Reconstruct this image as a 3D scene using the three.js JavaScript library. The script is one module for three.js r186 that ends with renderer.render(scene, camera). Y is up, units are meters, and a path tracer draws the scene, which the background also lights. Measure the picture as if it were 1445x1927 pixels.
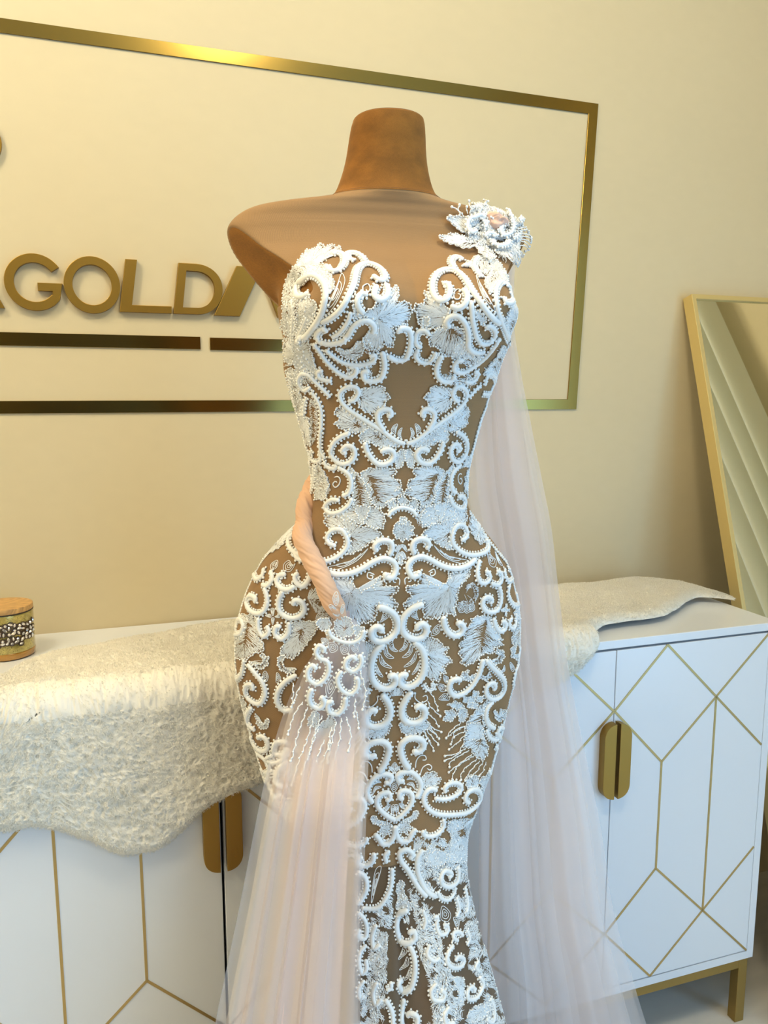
import * as THREE from 'three';
import { RectAreaLightUniformsLib } from 'three/addons/lights/RectAreaLightUniformsLib.js';
import { RoundedBoxGeometry } from 'three/addons/geometries/RoundedBoxGeometry.js';
import { mergeGeometries, mergeVertices } from 'three/addons/utils/BufferGeometryUtils.js';
import { ImprovedNoise } from 'three/addons/math/ImprovedNoise.js';

// ---------------------------------------------------------------- camera, sky, lights, exposure
const W = 1445, H = 1927, FPX = 1500, EYE = 1.3;
const YAW = 0.34733, PITCH = 0.14791;
const scene = new THREE.Scene();
const camera = new THREE.PerspectiveCamera(2 * Math.atan(H / 2 / FPX) * 180 / Math.PI, W / H, 0.05, 60);
camera.rotation.order = 'YXZ';
camera.position.set(0, EYE, 0);
camera.rotation.set(-PITCH, -YAW, 0);
camera.updateMatrixWorld(true);

const renderer = new THREE.WebGLRenderer({ antialias: true });
renderer.toneMapping = THREE.LinearToneMapping;
renderer.toneMappingExposure = 0.96;
renderer.shadowMap.enabled = true;
renderer.shadowMap.type = THREE.PCFSoftShadowMap;
RectAreaLightUniformsLib.init();
scene.background = new THREE.Color(0.46, 0.72, 1.0);
scene.backgroundIntensity = 0.85;

function areaLight(color, power, w, h, pos, target) {
  const l = new THREE.RectAreaLight(color, power, w, h);
  l.position.set(...pos); l.lookAt(...target); scene.add(l); return l;
}
// daylight entering through the shop window behind the camera and the curtained window in the right wall
areaLight(new THREE.Color(0.29, 0.61, 1.0), 2.9, 1.1, 2.1, [1.50, 1.10, 2.95], [1.50, 1.10, 0]);
areaLight(new THREE.Color(0.29, 0.61, 1.0), 4.3, 2.1, 2.05, [2.085, 1.09, 1.35], [0, 1.09, 1.35]);

const ROOM = { x0: -2.3, x1: 2.1, z0: -1.545, z1: 3.0, h: 2.75 };

// ---------------------------------------------------------------- helpers
let seed = 7;
function rnd() { seed = (seed * 1664525 + 1013904223) >>> 0; return seed / 4294967296; }
const rr = (a, b) => a + (b - a) * rnd();
const clamp = (x, a = 0, b = 1) => Math.min(b, Math.max(a, x));
const lerp = (a, b, t) => a + (b - a) * t;
const smooth = (a, b, x) => { const t = clamp((x - a) / (b - a)); return t * t * (3 - 2 * t); };
const V = (x, y, z) => new THREE.Vector3(x, y, z);
const perlin = new ImprovedNoise();
const noise = (x, y, z = 0.5) => perlin.noise(x, y, z);
const fbm = (x, y, z = 0.5, n = 4) => { let s = 0, a = 0.5, f = 1; for (let i = 0; i < n; i++) { s += a * noise(x * f, y * f, z * f + i * 3.7); a *= 0.5; f *= 2.03; } return s; };
const counts = {};
function numbered(name) { const n = counts[name] = (counts[name] ?? -1) + 1; return n ? name + '_' + String(n).padStart(3, '0') : name; }
function tag(o, label, category, group, kind) {
  if (label) o.userData.label = label;
  if (category) o.userData.category = category;
  if (group) o.userData.group = group;
  if (kind) o.userData.kind = kind;
  return o;
}
function thing(name, label, category, pos = [0, 0, 0], turn = 0, group) {
  const g = new THREE.Group(); g.name = numbered(name); g.position.set(...pos); g.rotation.y = turn;
  scene.add(g); return tag(g, label, category, group);
}
function part(name, geo, mat, parent) {
  const m = new THREE.Mesh(geo, mat); m.name = parent === scene ? numbered(name) : partName(name, parent);
  m.castShadow = m.receiveShadow = true; parent.add(m); return m;
}
function partName(name, parent) {
  const c = names.get(parent) ?? names.set(parent, {}).get(parent);
  const n = c[name] = (c[name] ?? -1) + 1; return n ? name + '_' + String(n).padStart(3, '0') : name;
}
const names = new Map();
function struct(name, geo, mat) { const m = part(name, geo, mat, scene); m.userData.kind = 'structure'; return m; }
function box(x0, y0, z0, x1, y1, z1, r = 0) {
  const w = x1 - x0, h = y1 - y0, d = z1 - z0;
  const g = r ? new RoundedBoxGeometry(w, h, d, 2, r) : new THREE.BoxGeometry(w, h, d);
  g.translate((x0 + x1) / 2, (y0 + y1) / 2, (z0 + z1) / 2); return g;
}
function merged(list) { return mergeGeometries(list.map(g => g.index ? g.toNonIndexed() : g), false); }
function canvas(w, h, draw) { const c = document.createElement('canvas'); c.width = w; c.height = h; draw(c.getContext('2d'), w, h); return c; }
function dataTex(n, f, srgb) {
  const d = new Uint8Array(n * n * 4);
  for (let y = 0; y < n; y++) for (let x = 0; x < n; x++) { const c = f(x / n, y / n), k = (y * n + x) * 4; d[k] = c[0]; d[k + 1] = c[1]; d[k + 2] = c[2]; d[k + 3] = 255; }
  const t = new THREE.DataTexture(d, n, n); t.wrapS = t.wrapT = THREE.MirroredRepeatWrapping; t.magFilter = THREE.LinearFilter; t.minFilter = THREE.LinearMipmapLinearFilter; t.generateMipmaps = true;
  if (srgb) t.colorSpace = THREE.SRGBColorSpace; t.needsUpdate = true; return t;
}
function rep(t, a, b) { const c = t.clone(); c.repeat.set(a, b); c.needsUpdate = true; return c; }
// a smooth curve through table rows [key, ...values] (monotone keys)
function table(rows) {
  const n = rows.length, m = rows[0].length - 1;
  return k => {
    let i = 0; const up = rows[1][0] > rows[0][0];
    while (i < n - 2 && (up ? k > rows[i + 1][0] : k < rows[i + 1][0])) i++;
    const a = rows[i], b = rows[i + 1], p = rows[Math.max(0, i - 1)], q = rows[Math.min(n - 1, i + 2)], h = b[0] - a[0];
    const t = clamp((k - a[0]) / h), t2 = t * t, t3 = t2 * t, out = [];
    for (let j = 1; j <= m; j++) {
      const d = (b[j] - a[j]) / h, d0 = i > 0 ? (a[j] - p[j]) / (a[0] - p[0]) : d, d1 = i < n - 2 ? (q[j] - b[j]) / (q[0] - b[0]) : d;
      let ta = d0 * d > 0 ? 2 * d0 * d / (d0 + d) : 0, tb = d1 * d > 0 ? 2 * d1 * d / (d1 + d) : 0;
      out.push((2 * t3 - 3 * t2 + 1) * a[j] + (t3 - 2 * t2 + t) * h * ta + (-2 * t3 + 3 * t2) * b[j] + (t3 - t2) * h * tb);
    }
    return out;
  };
}
// grid surface f(u,v) -> Vector3, u,v in [0,1]
function sheet(nu, nv, f, uvs = [1, 1]) {
  const p = [], uv = [], idx = [];
  for (let j = 0; j <= nv; j++) for (let i = 0; i <= nu; i++) { const q = f(i / nu, j / nv); p.push(q.x, q.y, q.z); uv.push(i / nu * uvs[0], j / nv * uvs[1]); }
  for (let j = 0; j < nv; j++) for (let i = 0; i < nu; i++) { const a = j * (nu + 1) + i, b = a + 1, c = a + nu + 1, d = c + 1; idx.push(a, b, d, a, d, c); }
  const g = new THREE.BufferGeometry();
  g.setAttribute('position', new THREE.Float32BufferAttribute(p, 3)); g.setAttribute('uv', new THREE.Float32BufferAttribute(uv, 2)); g.setIndex(idx); g.computeVertexNormals(); return g;
}

// ---------------------------------------------------------------- materials
const std = o => new THREE.MeshStandardMaterial(o), phy = o => new THREE.MeshPhysicalMaterial(o);
const lin = (r, g, b) => new THREE.Color().setRGB(r, g, b);
const grain = dataTex(256, (u, v) => { const n = fbm(u * 32, v * 32, 0.3, 3) * 0.5 + 0.5; const c = 120 + n * 110; return [c, c, c]; });
const wallTex = dataTex(256, (u, v) => { const n = 248 + 5 * fbm(u * 6, v * 6, 1.3) + 2 * rnd(); return [n, n, n]; }, true);
const M = {};
M.wall = std({ color: lin(0.685, 0.575, 0.365), roughness: 0.75, map: rep(wallTex, 1, 1), bumpMap: rep(grain, 2, 2), bumpScale: 0.0002 });
M.ceiling = std({ color: lin(0.78, 0.74, 0.66), roughness: 0.9 });
M.white = phy({ color: lin(0.77, 0.795, 0.84), roughness: 0.28, clearcoat: 0.3, clearcoatRoughness: 0.2 });
M.gap = std({ color: lin(0.012, 0.012, 0.014), roughness: 0.9 });
const brush = dataTex(256, (u, v) => { const c = 150 + 60 * noise(u * 3, v * 190, 2.2) + 30 * noise(u * 9, v * 90, 5.2); return [c, c, c]; });
M.brass = phy({ color: lin(0.30, 0.20, 0.05), metalness: 1, roughness: 0.2, bumpMap: rep(brush, 1, 1), bumpScale: 0.00003 });
M.brassLetter = phy({ color: lin(0.34, 0.195, 0.035), metalness: 0.9, roughness: 0.42, bumpMap: rep(brush, 2, 2), bumpScale: 0.00004 });
M.inlay = std({ color: lin(0.52, 0.38, 0.16), metalness: 0.85, roughness: 0.4 });
M.handle = std({ color: lin(0.37, 0.22, 0.05), metalness: 0.9, roughness: 0.42 });
M.legs = std({ color: lin(0.36, 0.24, 0.07), metalness: 0.7, roughness: 0.5 });
M.mirrorFrame = std({ color: lin(0.66, 0.50, 0.20), metalness: 0.35, roughness: 0.5 });
M.mirror = std({ color: lin(0.86, 0.90, 0.86), metalness: 1, roughness: 0.02 });
M.curtain = phy({ color: lin(0.80, 0.80, 0.68), roughness: 0.95, transmission: 0.35, thickness: 0, side: THREE.DoubleSide });
M.lamp = std({ color: lin(0.9, 0.9, 0.9), emissive: lin(1, 0.80, 0.5), emissiveIntensity: 3, roughness: 0.8 });

// ---------------------------------------------------------------- the room
{
  const { x0, x1, z0, z1, h } = ROOM, t = 0.12;
  const planks = dataTex(512, (u, v) => {
    const row = Math.floor(v * 6), k = row * 7.31, n = fbm(u * 3 + k, v * 60, k, 4), m = fbm(u * 10 + k, v * 160, k + 3, 2);
    const b = 0.90 + 0.05 * Math.sin(k * 5) + 0.16 * n + 0.08 * m; return [b * 235, b * 230, b * 222];
  }, true);
  M.floor = phy({ roughness: 0.3, map: rep(planks, 0.8, 0.9), color: lin(0.95, 0.95, 0.95) });
  const floor = struct('floor', box(x0 - t, -t, z0 - t, x1 + t, 0, z1 + t), M.floor);
  struct('ceiling', box(x0 - t, h, z0 - t, x1 + t, h + t, z1 + t), M.ceiling);
  struct('wall_back', box(x0 - t, 0, z0 - t, x1 + t, h, z0), M.wall);
  struct('wall_left', box(x0 - t, 0, z0, x0, h, z1), M.wall);
  const hole = (name, horiz, a0, a1, c0, c1, w0, w1, y0, y1) => { // a wall with one window opening
    const b = horiz ? (p, q, r, s) => box(p, r, c0, q, s, c1) : (p, q, r, s) => box(c0, r, p, c1, s, q);
    struct(name, merged([b(a0, w0, 0, h), b(w1, a1, 0, h), b(w0, w1, 0, y0), b(w0, w1, y1, h)]), M.wall);
  };
  hole('wall_front', true, x0 - t, x1 + t, z1, z1 + t, 0.95, 2.05, 0.04, 2.15);
  hole('wall_right', false, z0, z1, x1, x1 + t, 0.3, 2.4, 0.05, 2.15);
  struct('door_1', merged([-0.85, 0.0].map(x => box(x, 0.002, z1 - 0.05, x + 0.84, 2.2, z1 - 0.002, 0.004))), std({ color: lin(0.035, 0.022, 0.012), roughness: 0.5 }));  // unseen dark panels, added only to give the brass bars dark reflections
  const fr = std({ color: lin(0.7, 0.7, 0.68), roughness: 0.5 });
  const w1 = thing('window_1'); w1.userData.kind = 'structure';
  const fb = 0.05;
part('window_frame', merged([box(0.95, 0.04, z1 + 0.03, 0.95 + fb, 2.15, z1 + 0.08), box(2.05 - fb, 0.04, z1 + 0.03, 2.05, 2.15, z1 + 0.08), box(0.95, 0.04, z1 + 0.03, 2.05, 0.04 + fb, z1 + 0.08), box(0.95, 2.15 - fb, z1 + 0.03, 2.05, 2.15, z1 + 0.08)]), fr, w1);
  const w2 = thing('window_2'); w2.userData.kind = 'structure';
  part('window_frame', merged([box(x1 + 0.03, 0.05, 0.3, x1 + 0.08, 2.15, 0.3 + fb), box(x1 + 0.03, 0.05, 2.4 - fb, x1 + 0.08, 2.15, 2.4), box(x1 + 0.03, 0.05, 0.3, x1 + 0.08, 0.1, 2.4), box(x1 + 0.03, 2.1, 0.3, x1 + 0.08, 2.15, 2.4), box(x1 + 0.03, 0.1, 1.3, x1 + 0.08, 2.1, 1.35)]), fr, w2);
}
// curtains hanging at the right wall: seen in the leaning mirror
{
  const c = thing('curtain', 'pale grey green curtain hanging in soft folds, seen only in the leaning mirror', 'curtain');
  const x = ROOM.x1 - 0.10;
  const f = (u, v) => { const z = -0.95 + u * 0.85; const k = 1.6 * Math.abs(Math.sin(u * 36 + 0.8 * Math.sin(u * 9))) - 0.8; return V(x - 0.040 * k + 0.012 * noise(u * 9, v * 2), lerp(0.02, 2.62, v), z); };
  part('panel', sheet(220, 12, f), M.curtain, c);
  const r = new THREE.CylinderGeometry(0.012, 0.012, 2.4, 12); r.rotateX(Math.PI / 2); r.translate(x, 2.635, 0.4);
  part('rod', r, M.handle, c);
}
// warm recessed ceiling lamps
for (const [x, z, p, label] of [[-0.75, -0.70, 2.3, 'recessed ceiling lamp nearest the sign wall, left of the gown'], [-1.5, 0.0, 2.8, 'recessed ceiling lamp by the left wall, beyond the first'], [0.45, -0.30, 2.5, 'recessed ceiling lamp straight above the gown']]) {
  const g = thing('ceiling_lamp', label, 'lamp', [x, ROOM.h, z], 0, 'recessed ceiling lamps');
  const rim = new THREE.LatheGeometry([[0.075, 0], [0.095, 0], [0.095, -0.008], [0.075, -0.012], [0.075, 0]].map(a => new THREE.Vector2(...a)), 32);
  part('trim', rim, M.white, g);
  const d = new THREE.CylinderGeometry(0.075, 0.075, 0.004, 32); d.translate(0, -0.003, 0);
  part('diffuser', d, M.lamp, g);
  const l = new THREE.PointLight(new THREE.Color(1, 0.88, 0.62), p, 0, 2); l.position.set(x, ROOM.h - 0.16, z);
  l.castShadow = true; l.shadow.radius = 7; scene.add(l);
}
// ---------------------------------------------------------------- brass sign on the wall
{
  const Z = ROOM.z0;
  const strip = (a, b, w0, w1) => { // flat bar between two points on the wall, w0/w1 its two edges across
    const s = new THREE.Shape([a, b, w1, w0].map(p => new THREE.Vector2(...p)));
    const g = new THREE.ExtrudeGeometry(s, { depth: 0.0025, bevelEnabled: true, bevelSize: 0.0004, bevelThickness: 0.0004, bevelSegments: 1 }); g.translate(0, 0, Z + 0.0005); return g;
  };
  const fr = thing('brass_outline', 'large rectangular brass outline frame fixed on the cream wall around the lettering', 'frame');
  part('brass_strip', strip([-1.3, 1.9087], [1.043, 1.9087], [-1.3, 1.887], [1.0205, 1.887]), M.brass, fr);
  part('brass_strip', strip([1.043, 1.9087], [1.015, 1.265], [1.0205, 1.887], [0.9925, 1.2863]), M.brass, fr);
  part('brass_strip', strip([0.9925, 1.2863], [-1.3, 1.2863], [1.015, 1.265], [-1.3, 1.265]), M.brass, fr);
  part('brass_strip', strip([-1.3, 1.9087], [-1.3, 1.265], [-1.3225, 1.9087], [-1.3225, 1.265]), M.brass, fr);
  tag(part('underline_bar', strip([-0.95, 1.4043], [0.194, 1.4035], [-0.95, 1.3825], [0.194, 1.3815]), M.brass, scene), 'long brass bar under the gold letters, left of the gap in the underline', 'bar');
  tag(part('underline_bar', strip([0.2125, 1.4025], [0.72, 1.402], [0.2125, 1.3805], [0.72, 1.380]), M.brass, scene), 'brass bar running behind the mannequin, right of the gap in the underline', 'bar');

  const D = 0.010;
  function letter(ch, shapes, label, group) {
    const t = thing('sign_letter', label, 'letter', [0, 0, 0], 0, group);
    shapes.forEach(s => { const g = new THREE.ExtrudeGeometry(s, { depth: D, bevelEnabled: true, bevelSize: 0.0006, bevelThickness: 0.0006, bevelSegments: 2, curveSegments: 40 }); g.translate(0, 0, Z + 0.001); part('stroke', g, M.brassLetter, t); });
    return t;
  }
  const P = pts => new THREE.Shape(pts.map(p => new THREE.Vector2(...p)));
  const y0 = 1.4445, y1 = 1.5335, mid = (y0 + y1) / 2;
  // A, mostly outside the picture: its foot shows
  letter('A', [P([[-0.232, y0], [-0.196, y1], [-0.176, y1], [-0.134, y0], [-0.154, y0], [-0.186, y1 - 0.022], [-0.212, y0]])], 'gold letter A cut by the left picture edge, only its right foot showing');
  { // G
    const cx = -0.0835, R = 0.0475, r = 0.0335, ry = 0.0472, ri = 0.0335, s = new THREE.Shape();
    const a0 = 0.60, a1 = 2 * Math.PI - 0.62, n = 48;
    for (let i = 0; i <= n; i++) { const a = lerp(a0, a1, i / n); const q = [cx + R * Math.cos(a), mid + ry * Math.sin(a)]; i ? s.lineTo(...q) : s.moveTo(...q); }
    s.lineTo(cx + 0.0435, mid - 0.001); s.lineTo(cx + 0.005, mid - 0.001); s.lineTo(cx + 0.005, mid - 0.0135); s.lineTo(cx + 0.0285, mid - 0.0135); s.lineTo(cx + 0.0285, mid + ri * Math.sin(a1) - 0.002);
    for (let i = n; i >= 0; i--) { const a = lerp(a0, a1 - 0.04, i / n); s.lineTo(cx + r * Math.cos(a), mid + ri * Math.sin(a)); }
    letter('G', [s], 'gold letter G, the first whole letter beside the left picture edge');
  }
  { // O
    const s = new THREE.Shape(); s.absellipse(0.0095, mid - 0.0005, 0.0462, 0.0482, 0, Math.PI * 2, false, 0); const h = new THREE.Path(); h.absellipse(0.0095, mid - 0.0005, 0.0330, 0.0350, 0, Math.PI * 2, true, 0); s.holes.push(h);
    letter('O', [s], 'round gold letter O between the letters G and L');
  }
  letter('L', [P([[0.054, y0], [0.0675, y1 + 0.0015], [0.0865, y1 + 0.0015], [0.0745, y0 + 0.0115], [0.1435, y0 + 0.0115], [0.143, y0]])], 'gold letter L between the letters O and D');
  { // D
    const s = new THREE.Shape(); s.moveTo(0.1475, y0); s.lineTo(0.1595, y1); s.lineTo(0.1875, y1);
    s.bezierCurveTo(0.221, y1, 0.2375, mid + 0.022, 0.2365, mid); s.bezierCurveTo(0.2355, mid - 0.024, 0.218, y0, 0.190, y0); s.closePath();
    const h = new THREE.Path(); h.moveTo(0.1640, y0 + 0.0110); h.lineTo(0.1725, y1 - 0.0125); h.lineTo(0.187, y1 - 0.0125); h.bezierCurveTo(0.211, y1 - 0.0125, 0.2235, mid + 0.018, 0.2225, mid); h.bezierCurveTo(0.2215, mid - 0.018, 0.208, y0 + 0.0110, 0.190, y0 + 0.0110); h.closePath(); s.holes.push(h);
    letter('D', [s], 'gold letter D between the letter L and the slanted stroke');
  }
  letter('A', [P([[0.221, y0 - 0.001], [0.2645, y1], [0.311, y1], [0.2675, y0 - 0.001]]), P([[0.3115, y1], [0.3115, y1 - 0.012], [0.3415, y0 - 0.001], [0.392, y0 - 0.001], [0.352, y1]])], 'broad slanted gold letter without a crossbar, partly behind the mannequin shoulder');
  { // rounded emblem above the letters, only its edge reaches into the picture
    const s = new THREE.Shape(); s.absellipse(-0.215, 1.712, 0.094, 0.060, 0, Math.PI * 2, false, 0); const h = new THREE.Path(); h.absellipse(-0.215, 1.712, 0.084, 0.050, 0, Math.PI * 2, true, 0); s.holes.push(h);
    const g = new THREE.ExtrudeGeometry(s, { depth: 0.008, bevelEnabled: false, curveSegments: 48 }); g.translate(0, 0, Z + 0.001);
    tag(part('sign_emblem', g, M.brassLetter, scene), 'curved dark gold edge of an emblem at the left picture edge above the letters', 'emblem');
  }
}

// ---------------------------------------------------------------- white sideboard with gold inlay
const CAB = { x0: -0.215, x1: 1.225, zf: -1.146, zb: -1.512, y0: 0.148, top: 0.8625, turn: -0.026 };
const cabZ = (x, z) => z - (CAB.x1 - x) * 0.026; // the unit stands very slightly askew to the wall
{
  const c = thing('sideboard', 'glossy white four-door sideboard with gold geometric inlay lines on a gold frame base', 'sideboard');
  const { x0, x1, zf, zb, y0, top, turn } = CAB;
  c.rotation.y = turn; c.position.set(x1 - (x1 * Math.cos(turn) + zf * Math.sin(turn)), 0, zf - (-x1 * Math.sin(turn) + zf * Math.cos(turn)));
  const e = 0.0005;
  part('top_panel', box(x0 - 0.005, 0.8465, zb, x1 + 0.004, top, zf + 0.001, 0.0018), M.white, c);
  part('carcass', merged([box(x0, y0, zb, x0 + 0.016, 0.8465 - e, zf), box(x1 - 0.016, y0, zb, x1, 0.8465 - e, zf), box(x0 + 0.016, y0, zb, x1 - 0.016, y0 + 0.0165, zf), box(x0 + 0.016, y0 + 0.02, zb, x1 - 0.016, 0.842, zb + 0.012), box(0.503, y0 + 0.0165, zb + 0.012, 0.519, 0.842, zf - 0.022)]), M.white, c);
  part('interior', box(x0 + 0.017, y0 + 0.018, zb + 0.014, x1 - 0.017, 0.840, zf - 0.024), M.gap, c);
  const dy0 = 0.1665, dy1 = 0.8425, T = 0.018;
  const edges = [[-0.194, 0.1535], [0.1575, 0.5090], [0.5115, 0.8625], [0.8640, 1.2085]];
  edges.forEach(([a, b], i) => {
    const d = part('door', box(a, dy0, zf - T, b, dy1, zf, 0.0012), M.white, c);
    const seg = (p, r) => { // inlay strip lying in the door face
      const dx = r[0] - p[0], dy = r[1] - p[1], L = Math.hypot(dx, dy);
      const g = new THREE.BoxGeometry(L, 0.0042, 0.0012); g.rotateZ(Math.atan2(dy, dx)); g.translate((p[0] + r[0]) / 2, (p[1] + r[1]) / 2, zf + 0.0003); return g;
    };
    const K = (u, y) => [lerp(a, b, u), y];
    // nodes in door units: measured on the door at the right end
    const yT = 0.8425, yA = 0.728, yB = 0.614, yC = 0.397, yD = 0.283, yE = 0.1675;
    const flip = i % 2 === 0; // doors are mirrored in pairs
    const cu = flip ? 0.345 : 0.315, du = flip ? 0.69 : 0.655; // first and second upright
    const L = [[K(0, yA), K(cu, yT)], [K(cu, yT), K(du, yA)], [K(0, yA), K(cu, yB)], [K(cu, yB), K(du, yA)], [K(du, yA), K(0.995, yT)], [K(du, yA), K(0.995, yB)], [K(cu, yB), K(cu, yC)], [K(du, yA), K(du, yD)], [K(cu, yC), K(0, yD)], [K(cu, yC), K(du, yD)], [K(du, yD), K(0.995, yC)], [K(0, yD), K(cu, yE)], [K(cu, yE), K(du, yD)], [K(du, yD), K(0.995, yE)]];
    L.forEach(([p, r]) => { const f = t => flip ? [a + b - t[0], t[1]] : t; part('inlay_strip', seg(f(p), f(r)), M.inlay, d); });
    // half-round lever handle at the meeting edge
    const s = flip ? -1 : 1, hx = flip ? b - 0.0015 : a + 0.0015, w = 0.0235, hy0 = 0.566, hy1 = 0.709;
    const sh = new THREE.Shape(); sh.moveTo(0, hy0); sh.bezierCurveTo(w * 0.6, hy0 + 0.001, w, hy0 + 0.010, w, hy0 + 0.026); sh.lineTo(w, hy1 - 0.026); sh.bezierCurveTo(w, hy1 - 0.010, w * 0.6, hy1 - 0.001, 0, hy1); sh.closePath();
    const hg = new THREE.ExtrudeGeometry(sh, { depth: 0.016, bevelEnabled: true, bevelSize: 0.0006, bevelThickness: 0.0006, bevelSegments: 2, curveSegments: 16 });
    if (s < 0) { hg.scale(-1, 1, 1); const ix = hg.index; const p = hg.attributes.position; for (let k = 0; k < p.count; k += 3) for (const at of [hg.attributes.position, hg.attributes.normal, hg.attributes.uv]) { const n = at.itemSize; for (let z = 0; z < n; z++) { const t = at.array[(k + 1) * n + z]; at.array[(k + 1) * n + z] = at.array[(k + 2) * n + z]; at.array[(k + 2) * n + z] = t; } } }
    hg.translate(hx + s * 0.0022, 0, zf + 0.0008);
    part('handle', hg, M.handle, d);
  });
  const legW = 0.022, rail = 0.022;
  const leg = (x, z) => part('leg', box(x, 0, z, x + legW, y0 - e, z + legW, 0.001), M.legs, c);
  leg(x0 + 0.008, zf - legW - 0.004); leg(x1 - 0.008 - legW, zf - legW - 0.004); leg(x0 + 0.008, zb + 0.01); leg(x1 - 0.008 - legW, zb + 0.01);
  part('base_rail', box(x0 + 0.03, y0 - rail - e, zf - legW - 0.004, x1 - 0.03, y0 - e, zf - 0.004, 0.001), M.legs, c);
  part('base_rail', box(x0 + 0.03, y0 - rail - e, zb + 0.01, x1 - 0.03, y0 - e, zb + 0.032, 0.001), M.legs, c);
}

// ---------------------------------------------------------------- leaning mirror
{
  const a = 0.300, L = 1.585, Wd = 0.62, T = 0.022, x0 = 1.289;
  const m = thing('leaning_mirror', 'tall mirror in a slim pale gold frame leaning against the wall beyond the sideboard', 'mirror', [x0, 0.0, -1.072]);
  m.rotation.x = -a;
  const b = 0.011, D = 0.03;
  const z0 = 0;
  part('frame_rail', box(0, 0, z0, b, L, z0 + D, 0.001), M.mirrorFrame, m);
  part('frame_rail', box(Wd - b, 0, z0, Wd, L, z0 + D, 0.001), M.mirrorFrame, m);
  part('frame_rail', box(b, L - b, z0, Wd - b, L, z0 + D, 0.001), M.mirrorFrame, m);
  part('frame_rail', box(b, 0, z0, Wd - b, b, z0 + D, 0.001), M.mirrorFrame, m);
  part('mirror_glass', box(b, b, z0 + 0.004, Wd - b, L - b, z0 + D - 0.006), M.mirror, m);
}
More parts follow.
